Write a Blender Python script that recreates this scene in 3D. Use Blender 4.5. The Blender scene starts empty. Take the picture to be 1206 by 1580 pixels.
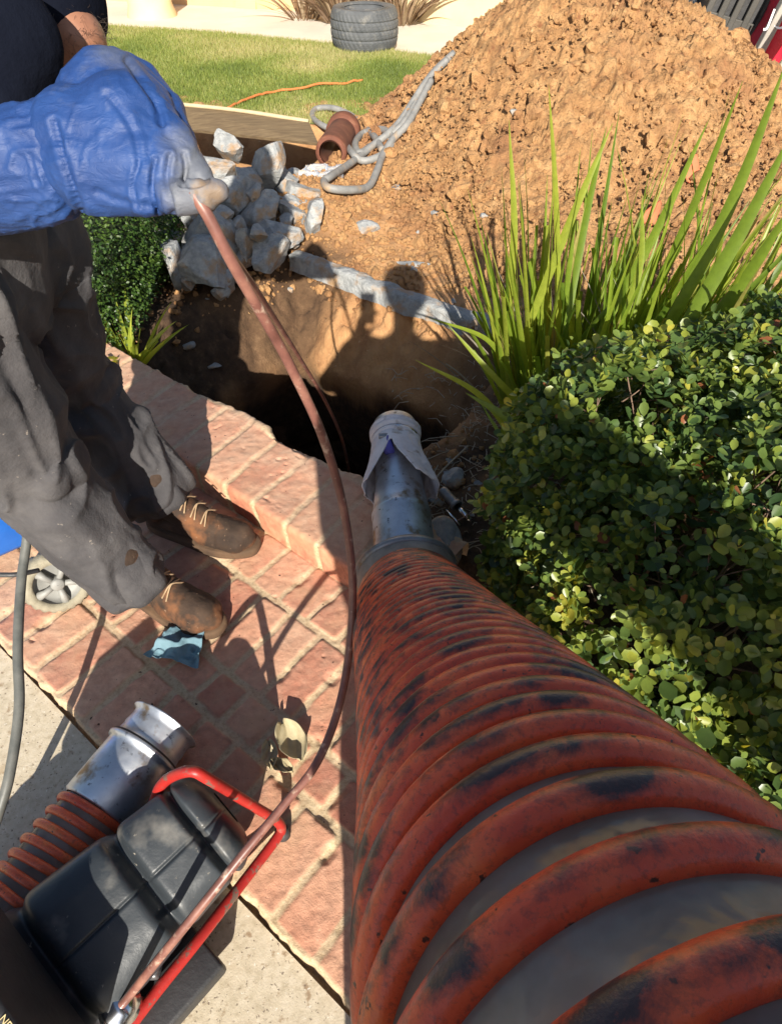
import bpy, bmesh, math, random
import numpy as np
from mathutils import Vector, Matrix
random.seed(7); RNG = np.random.default_rng(7)
C = bpy.context.scene.collection
SC = bpy.context.scene

# ------------------------------------------------------------------ camera, sky, sun, exposure
PITCH = math.radians(46); FOC = 1000.0; EYE = 1.5
cd = bpy.data.cameras.new('camera'); cam = bpy.data.objects.new('camera', cd); C.objects.link(cam)
cd.sensor_fit = 'VERTICAL'; cd.sensor_height = 36; cd.lens = 36*FOC/1580
cd.clip_start = 0.02; cd.clip_end = 400
cam.location = (0, 0, EYE); cam.rotation_euler = (math.pi/2-PITCH, 0, 0)
SC.camera = cam
LIGHT = Vector((-0.036, 0.925, -0.484)).normalized()          # the way the sunlight travels
wd = bpy.data.worlds.new('World'); SC.world = wd; wd.use_nodes = True
nt = wd.node_tree; bgn = nt.nodes['Background']
sky = nt.nodes.new('ShaderNodeTexSky'); sky.sky_type = 'NISHITA'; sky.sun_disc = False
sky.sun_elevation = math.asin(-LIGHT.z); sky.sun_rotation = math.atan2(-LIGHT.x, -LIGHT.y)
nt.links.new(sky.outputs[0], bgn.inputs[0]); bgn.inputs[1].default_value = 0.074
sl = bpy.data.lights.new('sun', 'SUN'); sl.energy = 5.0; sl.angle = math.radians(0.5); sl.color = (1, 0.93, 0.82)
so = bpy.data.objects.new('sun', sl); C.objects.link(so); so.rotation_euler = LIGHT.to_track_quat('-Z', 'Y').to_euler()
so.location = (0, -3, 6)
SC.view_settings.view_transform = 'Standard'; SC.view_settings.look = 'None'
SC.view_settings.exposure = 0.84; SC.view_settings.gamma = 1

# ------------------------------------------------------------------ measuring helpers
cP, sP = math.cos(PITCH), math.sin(PITCH)
def ray(x, y):
    b = (y-790)/FOC
    return np.array([(x-603)/FOC, cP-b*sP, -(sP+b*cP)])
def at(x, y, d):                       # the place measured d metres in front of the eye
    return Vector(np.array([0, 0, EYE])+ray(x, y)*d)
def on(x, y, z=0.0):                   # the place measured at height z
    r = ray(x, y); return Vector(np.array([0, 0, EYE])+r*((z-EYE)/r[2]))
def dist(p): return p.y*cP+(EYE-p.z)*sP
U = np.array([.777, -.629]); Vv = np.array([.629, .777])
def uv(x, y): return x*U[0]+y*U[1], x*Vv[0]+y*Vv[1]
def xy(u, v): return u*U[0]+v*Vv[0], u*U[1]+v*Vv[1]

# ------------------------------------------------------------------ noise
def hsh(i, j, k, s):
    h = (i*374761393+j*668265263+k*2147483647+s*974711) & 0xFFFFFFFF
    h = ((h ^ (h >> 13))*1274126177) & 0xFFFFFFFF
    h = ((h ^ (h >> 16))*2246822519) & 0xFFFFFFFF
    return ((h ^ (h >> 15)) & 0xFFFFFF)/float(0xFFFFFF)
def vn(p, s=0):
    p = np.asarray(p, float); f = np.floor(p); t = p-f; t = t*t*(3-2*t); i = f.astype(np.int64)
    r = 0
    for a in (0, 1):
        for b in (0, 1):
            for c in (0, 1):
                w = (t[:, 0] if a else 1-t[:, 0])*(t[:, 1] if b else 1-t[:, 1])*(t[:, 2] if c else 1-t[:, 2])
                r = r+w*hsh(i[:, 0]+a, i[:, 1]+b, i[:, 2]+c, s)
    return r*2-1
def fbm(p, oct=4, s=0, gain=.5):
    p = np.asarray(p, float); r = 0; a = 1
    for o in range(oct):
        r = r+a*vn(p*(2.03**o)+o*17.3, s+o); a *= gain
    return r
def rdg(p, oct=3, s=0):
    p = np.asarray(p, float); r = 0; a = 1
    for o in range(oct):
        r = r+a*(1-np.abs(vn(p*(2.1**o)+o*11.7, s+o))*2); a *= .5
    return r
def sm(x, a, b):
    t = np.clip((x-a)/(b-a), 0, 1); return t*t*(3-2*t)

# ------------------------------------------------------------------ materials
def newmat(name):
    m = bpy.data.materials.new(name); m.use_nodes = True
    n = m.node_tree.nodes; return m, m.node_tree, n['Principled BSDF']
def ramp(t, fac, stops):
    r = t.nodes.new('ShaderNodeValToRGB'); e = r.color_ramp.elements
    while len(e) < len(stops): e.new(.5)
    for q, (p, c) in zip(e, stops): q.position = p; q.color = (*c, 1)
    t.links.new(fac, r.inputs[0]); return r.outputs[0]
def noise(t, co, scale, detail=6, rough=.6, dist_=0):
    n = t.nodes.new('ShaderNodeTexNoise'); n.inputs['Scale'].default_value = scale
    n.inputs['Detail'].default_value = detail; n.inputs['Roughness'].default_value = rough
    n.inputs['Distortion'].default_value = dist_
    t.links.new(co, n.inputs['Vector']); return n.outputs[0]
def coord(t, scale=None):
    c = t.nodes.new('ShaderNodeTexCoord').outputs['Object']
    if scale:
        m = t.nodes.new('ShaderNodeMapping'); m.inputs['Scale'].default_value = scale
        t.links.new(c, m.inputs[0]); c = m.outputs[0]
    return c
def mix(t, fac, a, b, mode='MIX'):
    m = t.nodes.new('ShaderNodeMix'); m.data_type = 'RGBA'; m.blend_type = mode
    for s, v in ((m.inputs[0], fac), (m.inputs[6], a), (m.inputs[7], b)):
        if hasattr(v, 'is_linked') or isinstance(v, bpy.types.NodeSocket): t.links.new(v, s)
        elif isinstance(v, (tuple, list)): s.default_value = (*v, 1)
        else: s.default_value = v
    return m.outputs[2]
def attr(t, name):
    a = t.nodes.new('ShaderNodeAttribute'); a.attribute_name = name; return a
def bump(t, b, layers, normal=None):
    last = None
    for h, st, d in layers:
        k = t.nodes.new('ShaderNodeBump'); k.inputs['Strength'].default_value = st; k.inputs['Distance'].default_value = d
        t.links.new(h, k.inputs['Height'])
        if last: t.links.new(last, k.inputs['Normal'])
        last = k.outputs[0]
    t.links.new(last, b.inputs['Normal'])
def stuffmat(name, stops, scale, rough=.85, bumps=((60, .4, .004),), detail=7, metal=0, spots=None, mscale=None, spec=None, rrange=None, dist_=0):
    m, t, b = newmat(name); co = coord(t, mscale)
    col = ramp(t, noise(t, co, scale, detail, .62, dist_), stops)
    if spots:
        for (sc, lo, hi, c) in spots:
            f = ramp(t, noise(t, co, sc, 4, .6), [(lo, (0, 0, 0)), (hi, (1, 1, 1))])
            col = mix(t, f, col, c)
    t.links.new(col, b.inputs['Base Color']); b.inputs['Roughness'].default_value = rough
    if rrange:
        rr = t.nodes.new('ShaderNodeMapRange'); t.links.new(noise(t, co, scale*1.7, 5), rr.inputs[0])
        rr.inputs[1].default_value = .3; rr.inputs[2].default_value = .7
        rr.inputs[3].default_value = rrange[0]; rr.inputs[4].default_value = rrange[1]
        t.links.new(rr.outputs[0], b.inputs['Roughness'])
    b.inputs['Metallic'].default_value = metal
    if spec is not None: b.inputs['Specular IOR Level'].default_value = spec
    bump(t, b, [(noise(t, co, s, 5, .65), st, d) for s, st, d in bumps])
    return m
def leafmat(name, c_stops, trans=.35, rough=.4):
    m, t, b = newmat(name)
    a = attr(t, 'rnd'); col = ramp(t, a.outputs['Fac'], c_stops)
    col = mix(t, .35, col, ramp(t, noise(t, coord(t), 60, 3), [(.3, (.4, .4, .4)), (.7, (1, 1, 1))]), 'MULTIPLY')
    t.links.new(col, b.inputs['Base Color']); b.inputs['Roughness'].default_value = rough
    tr = t.nodes.new('ShaderNodeBsdfTranslucent')
    tc = mix(t, 1.0, col, (1.5, 1.35, .5), 'MULTIPLY'); t.links.new(tc, tr.inputs[0])
    ms = t.nodes.new('ShaderNodeMixShader'); ms.inputs[0].default_value = trans
    out = t.nodes['Material Output']
    t.links.new(b.outputs[0], ms.inputs[1]); t.links.new(tr.outputs[0], ms.inputs[2]); t.links.new(ms.outputs[0], out.inputs[0])
    return m

M = {}
M['concrete'] = stuffmat('concrete', [(.25, (.42, .35, .24)), (.5, (.56, .48, .35)), (.75, (.64, .56, .43))], 60, .9,
    ((260, .35, .002), (25, .2, .004)), spots=[(40, .60, .70, (.33, .24, .15)), (150, .62, .68, (.16, .12, .09)), (110, .66, .72, (.75, .70, .6)), (7, .58, .8, (.42, .29, .15))])
M['walk'] = stuffmat('walk_concrete', [(.3, (.55, .50, .42)), (.7, (.66, .61, .52))], 2, .9, ((80, .3, .004),))
M['soil'] = stuffmat('soil', [(.2, (.26, .130, .050)), (.45, (.44, .235, .095)), (.62, (.53, .305, .132)), (.85, (.63, .41, .21))], 9, .97,
    ((45, 1, .02), (130, 1, .008)), detail=10, spots=[(70, .66, .74, (.62, .45, .27)), (24, .56, .72, (.26, .11, .045)), (2.2, .52, .66, (.34, .165, .07))])
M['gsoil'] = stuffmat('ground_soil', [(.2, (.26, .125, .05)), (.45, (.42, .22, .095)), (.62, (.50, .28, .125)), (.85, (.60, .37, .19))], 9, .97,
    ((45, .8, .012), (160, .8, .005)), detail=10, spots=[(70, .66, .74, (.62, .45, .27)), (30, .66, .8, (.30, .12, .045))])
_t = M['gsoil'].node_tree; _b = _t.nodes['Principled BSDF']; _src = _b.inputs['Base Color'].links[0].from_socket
_t.links.new(mix(_t, attr(_t, 'damp').outputs['Fac'], _src, ramp(_t, noise(_t, coord(_t), 22, 8, .7), [(.3, (.028, .015, .008)), (.55, (.075, .042, .022)), (.72, (.15, .09, .05))])), _b.inputs['Base Color'])  # dark topsoil colour, also used as painted shade in the hole
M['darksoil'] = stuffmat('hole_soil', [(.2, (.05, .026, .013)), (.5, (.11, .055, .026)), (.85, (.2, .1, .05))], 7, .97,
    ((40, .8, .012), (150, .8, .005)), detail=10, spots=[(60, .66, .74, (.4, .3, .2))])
M['rubble'] = stuffmat('broken_concrete', [(.25, (.19, .20, .20)), (.5, (.33, .34, .34)), (.75, (.48, .48, .46))], 22, .93,
    ((120, .9, .006), (35, .9, .015)), spots=[(8, .52, .66, (.40, .25, .13)), (200, .68, .74, (.14, .13, .12))])
M['stucco'] = stuffmat('stucco', [(.3, (.62, .48, .27)), (.7, (.70, .56, .34))], 2, .9, ((150, .4, .003),))
M['orange_stucco'] = stuffmat('tan_stucco', [(.3, (.60, .38, .19)), (.7, (.66, .44, .24))], 2, .9, ((150, .4, .003),))
M['grey_paint'] = stuffmat('grey_paint', [(.3, (.20, .20, .21)), (.7, (.26, .26, .27))], 3, .6)
M['rubber'] = stuffmat('tyre_rubber', [(.3, (.05, .055, .06)), (.7, (.11, .115, .12))], 6, .75, ((90, .3, .003),), spots=[(14, .55, .8, (.2, .19, .17))])
M['woodedge'] = stuffmat('plywood_edge', [(.3, (.45, .34, .2)), (.7, (.6, .48, .3))], 9, .85)  # pale tone paints sunlight on the board's top edge
M['wood'] = stuffmat('plywood', [(.3, (.10, .065, .035)), (.6, (.18, .125, .065)), (.8, (.26, .19, .11))], 6, .85, ((40, .4, .004),), mscale=(1, 14, 14), spots=[(5, .6, .75, (.16, .10, .05))])  # dark tone paints the shade on the board's face
M['clay'] = stuffmat('terracotta', [(.3, (.09, .03, .017)), (.6, (.16, .055, .03)), (.8, (.26, .13, .07))], 12, .8, ((80, .4, .003),))
M['shard'] = stuffmat('terracotta_shard', [(.3, (.50, .12, .05)), (.8, (.62, .2, .09))], 12, .8, ((80, .4, .003),))
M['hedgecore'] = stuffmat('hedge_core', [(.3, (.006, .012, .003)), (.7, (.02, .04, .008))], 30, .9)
M['greyhose'] = stuffmat('grey_hose_rubber', [(.3, (.17, .17, .165)), (.7, (.28, .275, .26))], 20, .6, ((90, .3, .002),), spots=[(12, .58, .75, (.36, .25, .15))])
M['blackhose'] = stuffmat('black_hose_rubber', [(.3, (.07, .075, .07)), (.7, (.15, .15, .135))], 20, .5, ((90, .3, .001),))
M['rope'] = stuffmat('orange_rope', [(.3, (.5, .12, .03)), (.7, (.7, .22, .07))], 30, .8)
M['rod'] = stuffmat('push_rod_sleeve', [(.25, (.11, .045, .035)), (.5, (.19, .080, .062)), (.8, (.34, .17, .12))], 26, .42, ((70, .25, .001),), spots=[(45, .6, .75, (.5, .36, .27))])
M['alu'] = stuffmat('aluminium', [(.25, (.28, .30, .33)), (.5, (.55, .58, .62)), (.75, (.72, .75, .78))], 9, .35, ((60, .2, .002),), metal=.85,
    spots=[(16, .56, .68, (.30, .22, .14)), (50, .62, .72, (.10, .10, .11))], rrange=(.28, .62))
M['steel'] = stuffmat('dirty_steel', [(.3, (.16, .16, .17)), (.7, (.34, .35, .36))], 22, .5, ((80, .3, .002),), metal=.7, spots=[(14, .55, .7, (.22, .15, .09))])
M['chrome'] = stuffmat('chrome', [(.3, (.6, .62, .65)), (.7, (.8, .82, .85))], 10, .2, ((60, .1, .001),), metal=1)
M['cuff'] = stuffmat('hose_cuff', [(.3, (.17, .145, .12)), (.6, (.30, .255, .21)), (.8, (.38, .33, .27))], 18, .65, ((60, .3, .003),))
M['redpaint'] = stuffmat('red_paint', [(.3, (.26, .014, .012)), (.7, (.42, .026, .020))], 14, .42, ((120, .3, .002),), spots=[(40, .58, .64, (.14, .09, .07)), (13, .58, .7, (.28, .15, .10))])
M['orange_rib'] = None
M['greyplastic'] = stuffmat('grey_plastic', [(.3, (.022, .027, .032)), (.7, (.048, .056, .064))], 4, .38, ((150, .25, .0015), (30, .1, .003)),
    spots=[(9, .58, .8, (.20, .19, .17)), (70, .68, .74, (.3, .27, .22))], rrange=(.3, .55))
M['blackplastic'] = stuffmat('black_plastic', [(.3, (.02, .02, .022)), (.7, (.05, .05, .052))], 5, .5)
M['blue'] = stuffmat('blue_paint', [(.3, (.01, .09, .38)), (.7, (.02, .14, .52))], 5, .35, ((90, .2, .002),), spots=[(10, .6, .75, (.18, .16, .13))])
M['wheel'] = stuffmat('grey_wheel', [(.3, (.20, .20, .19)), (.7, (.30, .30, .28))], 12, .55, ((80, .3, .002),))
M['wheelrubber'] = stuffmat('dusty_wheel_tread', [(.3, (.20, .18, .13)), (.7, (.34, .31, .23))], 20, .9, ((70, .6, .004),))
M['cloth'] = stuffmat('white_cloth', [(.3, (.50, .47, .50)), (.7, (.70, .68, .70))], 10, .9, ((250, .6, .002), (25, .4, .006)), spots=[(22, .58, .7, (.33, .28, .25))])
M['bluecloth'] = stuffmat('blue_lining', [(.3, (.05, .05, .28)), (.7, (.08, .08, .35))], 10, .8)
M['rag'] = stuffmat('blue_rag', [(.3, (.09, .17, .21)), (.7, (.18, .29, .34))], 14, .9, ((200, .4, .002),))
M['trouser'] = stuffmat('grey_work_trousers', [(.25, (.032, .031, .034)), (.5, (.058, .055, .058)), (.8, (.110, .104, .104))], 7, .92,
    ((500, .35, .001), (22, .5, .012)), spots=[(4, .64, .82, (.20, .15, .10)), (60, .68, .76, (.3, .26, .22))])
M['shirt'] = stuffmat('navy_shirt', [(.3, (.004, .005, .010)), (.7, (.008, .010, .018))], 7, 1.0, ((25, .4, .01),), spec=.05)
M['skin'] = stuffmat('skin', [(.3, (.24, .105, .06)), (.7, (.32, .155, .095))], 12, .5, ((90, .3, .002),))
M['hair'] = stuffmat('hair', [(.3, (.03, .02, .013)), (.7, (.06, .04, .03))], 30, .6)
M['leather'] = stuffmat('boot_leather', [(.25, (.018, .010, .006)), (.5, (.038, .021, .012)), (.8, (.085, .048, .027))], 14, .85,
    ((120, .6, .002), (25, .5, .008)), spots=[(9, .50, .70, (.22, .085, .03)), (90, .66, .74, (.24, .15, .09))])
M['sole'] = stuffmat('boot_sole', [(.3, (.06, .035, .02)), (.7, (.13, .075, .04))], 14, .9)
M['lace'] = stuffmat('boot_lace', [(.3, (.25, .16, .09)), (.7, (.45, .32, .19))], 30, .9)
M['bark'] = stuffmat('twig_bark', [(.3, (.10, .06, .04)), (.7, (.24, .16, .11))], 30, .9)
M['drygrass'] = stuffmat('dry_stems', [(.3, (.25, .20, .14)), (.7, (.48, .41, .31))], 40, .9)
M['palebark'] = stuffmat('pale_bark', [(.3, (.62, .55, .38)), (.7, (.75, .68, .50))], 10, .9)
M['plasticfilm'] = stuffmat('clear_film', [(.3, (.5, .52, .55)), (.7, (.75, .77, .8))], 10, .15)
M['bag'] = stuffmat('black_bag', [(.3, (.015, .018, .022)), (.7, (.03, .035, .045))], 5, .3, ((14, .8, .05),))
M['slat'] = stuffmat('dark_slats', [(.3, (.04, .038, .032)), (.7, (.07, .064, .055))], 5, .6)
M['greypost'] = stuffmat('grey_post', [(.3, (.27, .25, .22)), (.7, (.36, .33, .29))], 5, .7)
M['redsack'] = stuffmat('red_sack', [(.3, (.50, .01, .03)), (.7, (.62, .02, .05))], 5, .45, ((20, .3, .01),))
M['white'] = stuffmat('white_print', [(.3, (.75, .75, .75)), (.7, (.85, .85, .85))], 5, .6)
M['gold'] = stuffmat('gold_print', [(.3, (.45, .36, .16)), (.7, (.55, .45, .22))], 5, .6)
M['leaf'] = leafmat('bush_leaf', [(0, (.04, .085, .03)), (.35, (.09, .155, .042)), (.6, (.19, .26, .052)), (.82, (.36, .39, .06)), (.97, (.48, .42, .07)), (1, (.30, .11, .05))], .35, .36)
M['boxleaf'] = leafmat('hedge_leaf', [(0, (.03, .07, .012)), (.5, (.06, .12, .02)), (1, (.12, .19, .03))], .3, .4)
M['blade'] = leafmat('blade_leaf', [(0, (.11, .19, .02)), (.5, (.21, .30, .03)), (.9, (.33, .39, .05)), (1, (.40, .33, .12))], .42, .42)
M['yblade'] = leafmat('yellow_blade_leaf', [(0, (.28, .36, .04)), (1, (.52, .56, .09))], .4, .45)
M['deadblade'] = leafmat('dead_blade', [(0, (.16, .13, .10)), (1, (.34, .30, .24))], .1, .9)
M['flax'] = leafmat('striped_flax_leaf', [(0, (.10, .06, .03)), (.5, (.26, .17, .11)), (1, (.42, .33, .22))], .2, .6)
M['grass'] = leafmat('lawn_grass', [(0, (.11, .16, .035)), (.4, (.20, .27, .05)), (.7, (.33, .36, .10)), (1, (.50, .45, .22))], .3, .6)
M['lawnsoil'] = stuffmat('lawn_base', [(.3, (.11, .14, .04)), (.55, (.20, .23, .07)), (.8, (.36, .30, .13))], 3, .95, ((60, .6, .01),))
M['paleleaf'] = leafmat('dry_leaf', [(0, (.45, .38, .22)), (1, (.60, .52, .34))], .15, .7)

# brick: mortar mask, per brick tint
m, t, b = newmat('brick'); M['brick'] = m
co = coord(t); tint = attr(t, 'tint').outputs['Fac']; mort = attr(t, 'mortar').outputs['Fac']
c1 = ramp(t, tint, [(0, (.35, .112, .072)), (.35, (.51, .18, .108)), (.7, (.58, .255, .155)), (1, (.60, .35, .23))])
c2 = ramp(t, noise(t, co, 38, 8, .68), [(.3, (.55, .50, .48)), (.5, (.95, .93, .9)), (.72, (1.35, 1.4, 1.4))])
bc = mix(t, .8, c1, c2, 'MULTIPLY')
bc = mix(t, ramp(t, noise(t, co, 5, 5, .6), [(.48, (0, 0, 0)), (.66, (.62, .62, .62))]), bc, (.56, .34, .19))
mc = ramp(t, noise(t, co, 120, 6, .7), [(.3, (.30, .22, .11)), (.5, (.52, .42, .25)), (.7, (.60, .50, .32))])
col = mix(t, mort, bc, mc)
dust = attr(t, 'dust').outputs['Fac']
df = t.nodes.new('ShaderNodeMath'); df.operation = 'MULTIPLY'; t.links.new(dust, df.inputs[0]); t.links.new(ramp(t, noise(t, co, 9, 7, .65), [(.28, (.25, .25, .25)), (.62, (.95, .95, .95))]), df.inputs[1])
col = mix(t, df.outputs[0], col, ramp(t, noise(t, co, 30, 5), [(.3, (.46, .255, .17)), (.7, (.60, .41, .285))]))
col = mix(t, ramp(t, noise(t, co, 75, 3, .5), [(.70, (0, 0, 0)), (.75, (1, 1, 1))]), col, (.06, .03, .02))
t.links.new(col, b.inputs['Base Color']); b.inputs['Roughness'].default_value = .9
bump(t, b, [(noise(t, co, 60, 6, .7), .45, .006), (noise(t, co, 300, 3, .6), .4, .002)])
# orange helix of the vacuum hose: dark rubbed patches along the crest
def ribmat(name, dark, lo, hi):
    m, t, b = newmat(name); co = coord(t)
    at_ = attr(t, 'along').outputs['Fac']
    cv = t.nodes.new('ShaderNodeCombineXYZ'); t.links.new(at_, cv.inputs[0])
    cr = attr(t, 'crest').outputs['Fac']
    n1 = noise(t, co, 34, 10, .8, .6); n2 = noise(t, co, 17, 6, .65)
    md = t.nodes.new('ShaderNodeMath'); md.operation = 'MULTIPLY_ADD'
    t.links.new(n1, md.inputs[0]); md.inputs[1].default_value = .6; t.links.new(n2, md.inputs[2])
    m2 = t.nodes.new('ShaderNodeMath'); m2.operation = 'MULTIPLY_ADD'
    t.links.new(cr, m2.inputs[0]); m2.inputs[1].default_value = .34; t.links.new(md.outputs[0], m2.inputs[2])
    m3 = t.nodes.new('ShaderNodeMath'); m3.operation = 'MULTIPLY'; t.links.new(m2.outputs[0], m3.inputs[0]); m3.inputs[1].default_value = .5
    f = ramp(t, m3.outputs[0], [(lo, (0, 0, 0)), (hi, (1, 1, 1))])
    base = ramp(t, noise(t, co, 15, 4), [(.3, (.62, .070, .030)), (.6, (.82, .145, .045)), (.8, (.85, .27, .075))])
    col = mix(t, f, base, dark)
    col = mix(t, ramp(t, noise(t, co, 120, 3, .6), [(.66, (0, 0, 0)), (.70, (1, 1, 1))]), col, (.10, .04, .025))
    col = mix(t, ramp(t, noise(t, co, 260, 4, .7), [(.52, (0, 0, 0)), (.66, (.45, .45, .45))]), col, (.13, .05, .04))
    t.links.new(col, b.inputs['Base Color'])
    b.inputs['Roughness'].default_value = .36
    bump(t, b, [(noise(t, co, 90, 5, .7), .45, .002), (noise(t, co, 20, 3), .3, .006)])
    return m
M['rib'] = ribmat('orange_helix', (.050, .030, .028), .505, .600)
M['rib2'] = ribmat('orange_helix_clean', (.12, .04, .02), .60, .68)
m, t, b = newmat('hose_wall'); M['wall'] = m; co = coord(t)
t.links.new(ramp(t, noise(t, co, 14, 6), [(.3, (.19, .175, .14)), (.5, (.33, .31, .26)), (.68, (.50, .48, .42))]), b.inputs['Base Color'])
b.inputs['Roughness'].default_value = .17
tr = t.nodes.new('ShaderNodeBsdfTranslucent'); tr.inputs[0].default_value = (.5, .44, .33, 1)
ms = t.nodes.new('ShaderNodeMixShader'); ms.inputs[0].default_value = .5
t.links.new(b.outputs[0], ms.inputs[1]); t.links.new(tr.outputs[0], ms.inputs[2]); t.links.new(ms.outputs[0], t.nodes['Material Output'].inputs[0])
bump(t, b, [(noise(t, co, 22, 3, .5, .2), .4, .008), (noise(t, co, 120, 3), .15, .001)])
# glove
m, t, b = newmat('nitrile_glove'); M['glove'] = m; co = coord(t)
g = ramp(t, noise(t, co, 10, 5), [(.3, (.008, .034, .14)), (.7, (.020, .068, .23))])
dirt = attr(t, 'dirt').outputs['Fac']
dn = noise(t, co, 22, 8, .7)
md = t.nodes.new('ShaderNodeMath'); md.operation = 'MULTIPLY_ADD'; t.links.new(dn, md.inputs[0]); md.inputs[1].default_value = 1.2; t.links.new(dirt, md.inputs[2])
def half(o):
    k = t.nodes.new('ShaderNodeMath'); k.operation = 'MULTIPLY'; t.links.new(o, k.inputs[0]); k.inputs[1].default_value = .4; return k.outputs[0]
g = mix(t, ramp(t, half(md.outputs[0]), [(.34, (0, 0, 0)), (.60, (1, 1, 1))]), g, (.12, .13, .155))
d2 = t.nodes.new('ShaderNodeMath'); d2.operation = 'MULTIPLY_ADD'; t.links.new(noise(t, co, 45, 5, .7), d2.inputs[0]); d2.inputs[1].default_value = 1.0; t.links.new(dirt, d2.inputs[2])
g = mix(t, ramp(t, half(d2.outputs[0]), [(.72, (0, 0, 0)), (.84, (1, 1, 1))]), g, (.20, .145, .10))
t.links.new(g, b.inputs['Base Color']); b.inputs['Roughness'].default_value = .58
bump(t, b, [(noise(t, coord(t, (1, 1, 2)), 60, 6, .6, 1.2), .5, .003), (noise(t, co, 240, 3), .2, .0008)])

# ------------------------------------------------------------------ mesh helpers
def tag(o, label=None, cat=None, group=None, kind=None):
    for k, v in (('label', label), ('category', cat), ('group', group), ('kind', kind)):
        if v: o[k] = v
    return o
def empty(name, loc, label, cat, group=None):
    o = bpy.data.objects.new(name, None); C.objects.link(o); o.location = loc; o.empty_display_size = .1
    return tag(o, label, cat, group)
def link(name, me, mat, parent=None):
    o = bpy.data.objects.new(name, me); C.objects.link(o)
    if mat: me.materials.append(mat)
    if parent:
        o.parent = parent
        if parent.type == 'EMPTY': o.matrix_parent_inverse = Matrix.Translation(parent.location).inverted()
    return o
def mk(name, V, F, mat, parent=None, smooth=True, attrs=None):
    """V (n,3); F ndarray (m,k) or list of such"""
    me = bpy.data.meshes.new(name)
    Fs = F if isinstance(F, list) else [F]
    Fs = [np.asarray(f, np.int32) for f in Fs if len(f)]
    V = np.asarray(V, float)
    idx = np.concatenate([f.ravel() for f in Fs]); tot = np.concatenate([np.full(len(f), f.shape[1], np.int32) for f in Fs])
    st = np.concatenate([[0], np.cumsum(tot)[:-1]]).astype(np.int32)
    me.vertices.add(len(V)); me.vertices.foreach_set('co', V.astype(np.float32).ravel())
    me.loops.add(len(idx)); me.loops.foreach_set('vertex_index', idx)
    me.polygons.add(len(tot)); me.polygons.foreach_set('loop_start', st); me.polygons.foreach_set('loop_total', tot)
    me.polygons.foreach_set('use_smooth', np.full(len(tot), smooth))
    for k, a in (attrs or {}).items():
        at_ = me.attributes.new(k, 'FLOAT', 'POINT'); at_.data.foreach_set('value', np.asarray(a, np.float32))
    me.update(calc_edges=True); me.validate()
    return link(name, me, mat, parent)
def gridF(n, m, wrap=False):
    i, j = np.meshgrid(np.arange(n-1), np.arange(m if wrap else m-1), indexing='ij')
    a = i*m+j; b = i*m+(j+1) % m
    return np.stack([a, b, b+m, a+m], -1).reshape(-1, 4)
def catmull(P, n, R=None):
    P = [np.array(p, float) for p in P]; P = [2*P[0]-P[1]]+P+[2*P[-1]-P[-2]]
    out = []; k = len(P)-3
    for s in range(k):
        for q in range(n if s < k-1 else n+1):
            t = q/n; a, b, c, d = P[s:s+4]
            out.append(.5*((2*b)+(-a+c)*t+(2*a-5*b+4*c-d)*t*t+(-a+3*b-3*c+d)*t**3))
    return np.array(out)
def frames(P):
    T = np.gradient(P, axis=0); T /= np.linalg.norm(T, axis=1)[:, None]+1e-12
    n = np.cross(T[0], [0, 0, 1.]);
    if np.linalg.norm(n) < .1: n = np.cross(T[0], [1., 0, 0])
    n /= np.linalg.norm(n); N = [n]
    for k in range(1, len(P)):
        n = N[-1]-T[k]*np.dot(N[-1], T[k]); n /= np.linalg.norm(n)+1e-12; N.append(n)
    N = np.array(N); return T, N, np.cross(T, N)
def tubeVF(P, r, seg=12, caps=True, flat=1.0):
    P = np.asarray(P, float); T, N, B = frames(P); r = np.broadcast_to(r, (len(P),))
    a = np.linspace(0, 2*np.pi, seg, endpoint=False)
    V = P[:, None]+(N[:, None]*np.cos(a)[None, :, None]*flat+B[:, None]*np.sin(a)[None, :, None])*r[:, None, None]
    V = V.reshape(-1, 3); F = [gridF(len(P), seg, True)]
    if caps:
        V = np.vstack([V, P[0], P[-1]]); c0, c1 = len(V)-2, len(V)-1; j = np.arange(seg); e = (len(P)-1)*seg
        F.append(np.stack([np.full(seg, c0), (j+1) % seg, j], -1)); F.append(np.stack([np.full(seg, c1), e+j, e+(j+1) % seg], -1))
    return V, F
def joinVF(parts):
    Vs, F3, F4 = [], [], []; n = 0
    for V, F in parts:
        for f in (F if isinstance(F, list) else [F]):
            f = np.asarray(f)
            if len(f): (F3 if f.shape[1] == 3 else F4).append(f+n)
        Vs.append(V); n += len(V)
    return np.vstack(Vs), [np.vstack(x) for x in (F4, F3) if x]
def tube(name, P, r, mat, parent=None, seg=12, attrs=None, flat=1.0):
    V, F = tubeVF(P, r, seg, flat=flat); return mk(name, V, F, mat, parent, attrs=attrs)
def boxVF(sx, sy, sz, bev=.0, M4=None, seg=2):
    bm = bmesh.new(); bmesh.ops.create_cube(bm, size=1)
    for v in bm.verts: v.co = (v.co.x*sx, v.co.y*sy, v.co.z*sz)
    if bev: bmesh.ops.bevel(bm, geom=list(bm.edges), offset=bev, segments=seg, affect='EDGES', profile=.5)
    bmesh.ops.triangulate(bm, faces=bm.faces)
    V = np.array([v.co[:] for v in bm.verts]); F = np.array([[v.index for v in f.verts] for f in bm.faces]); bm.free()
    if M4 is not None:
        M4 = np.array(M4); V = V@M4[:3, :3].T+M4[:3, 3]
    return V, F
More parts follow.
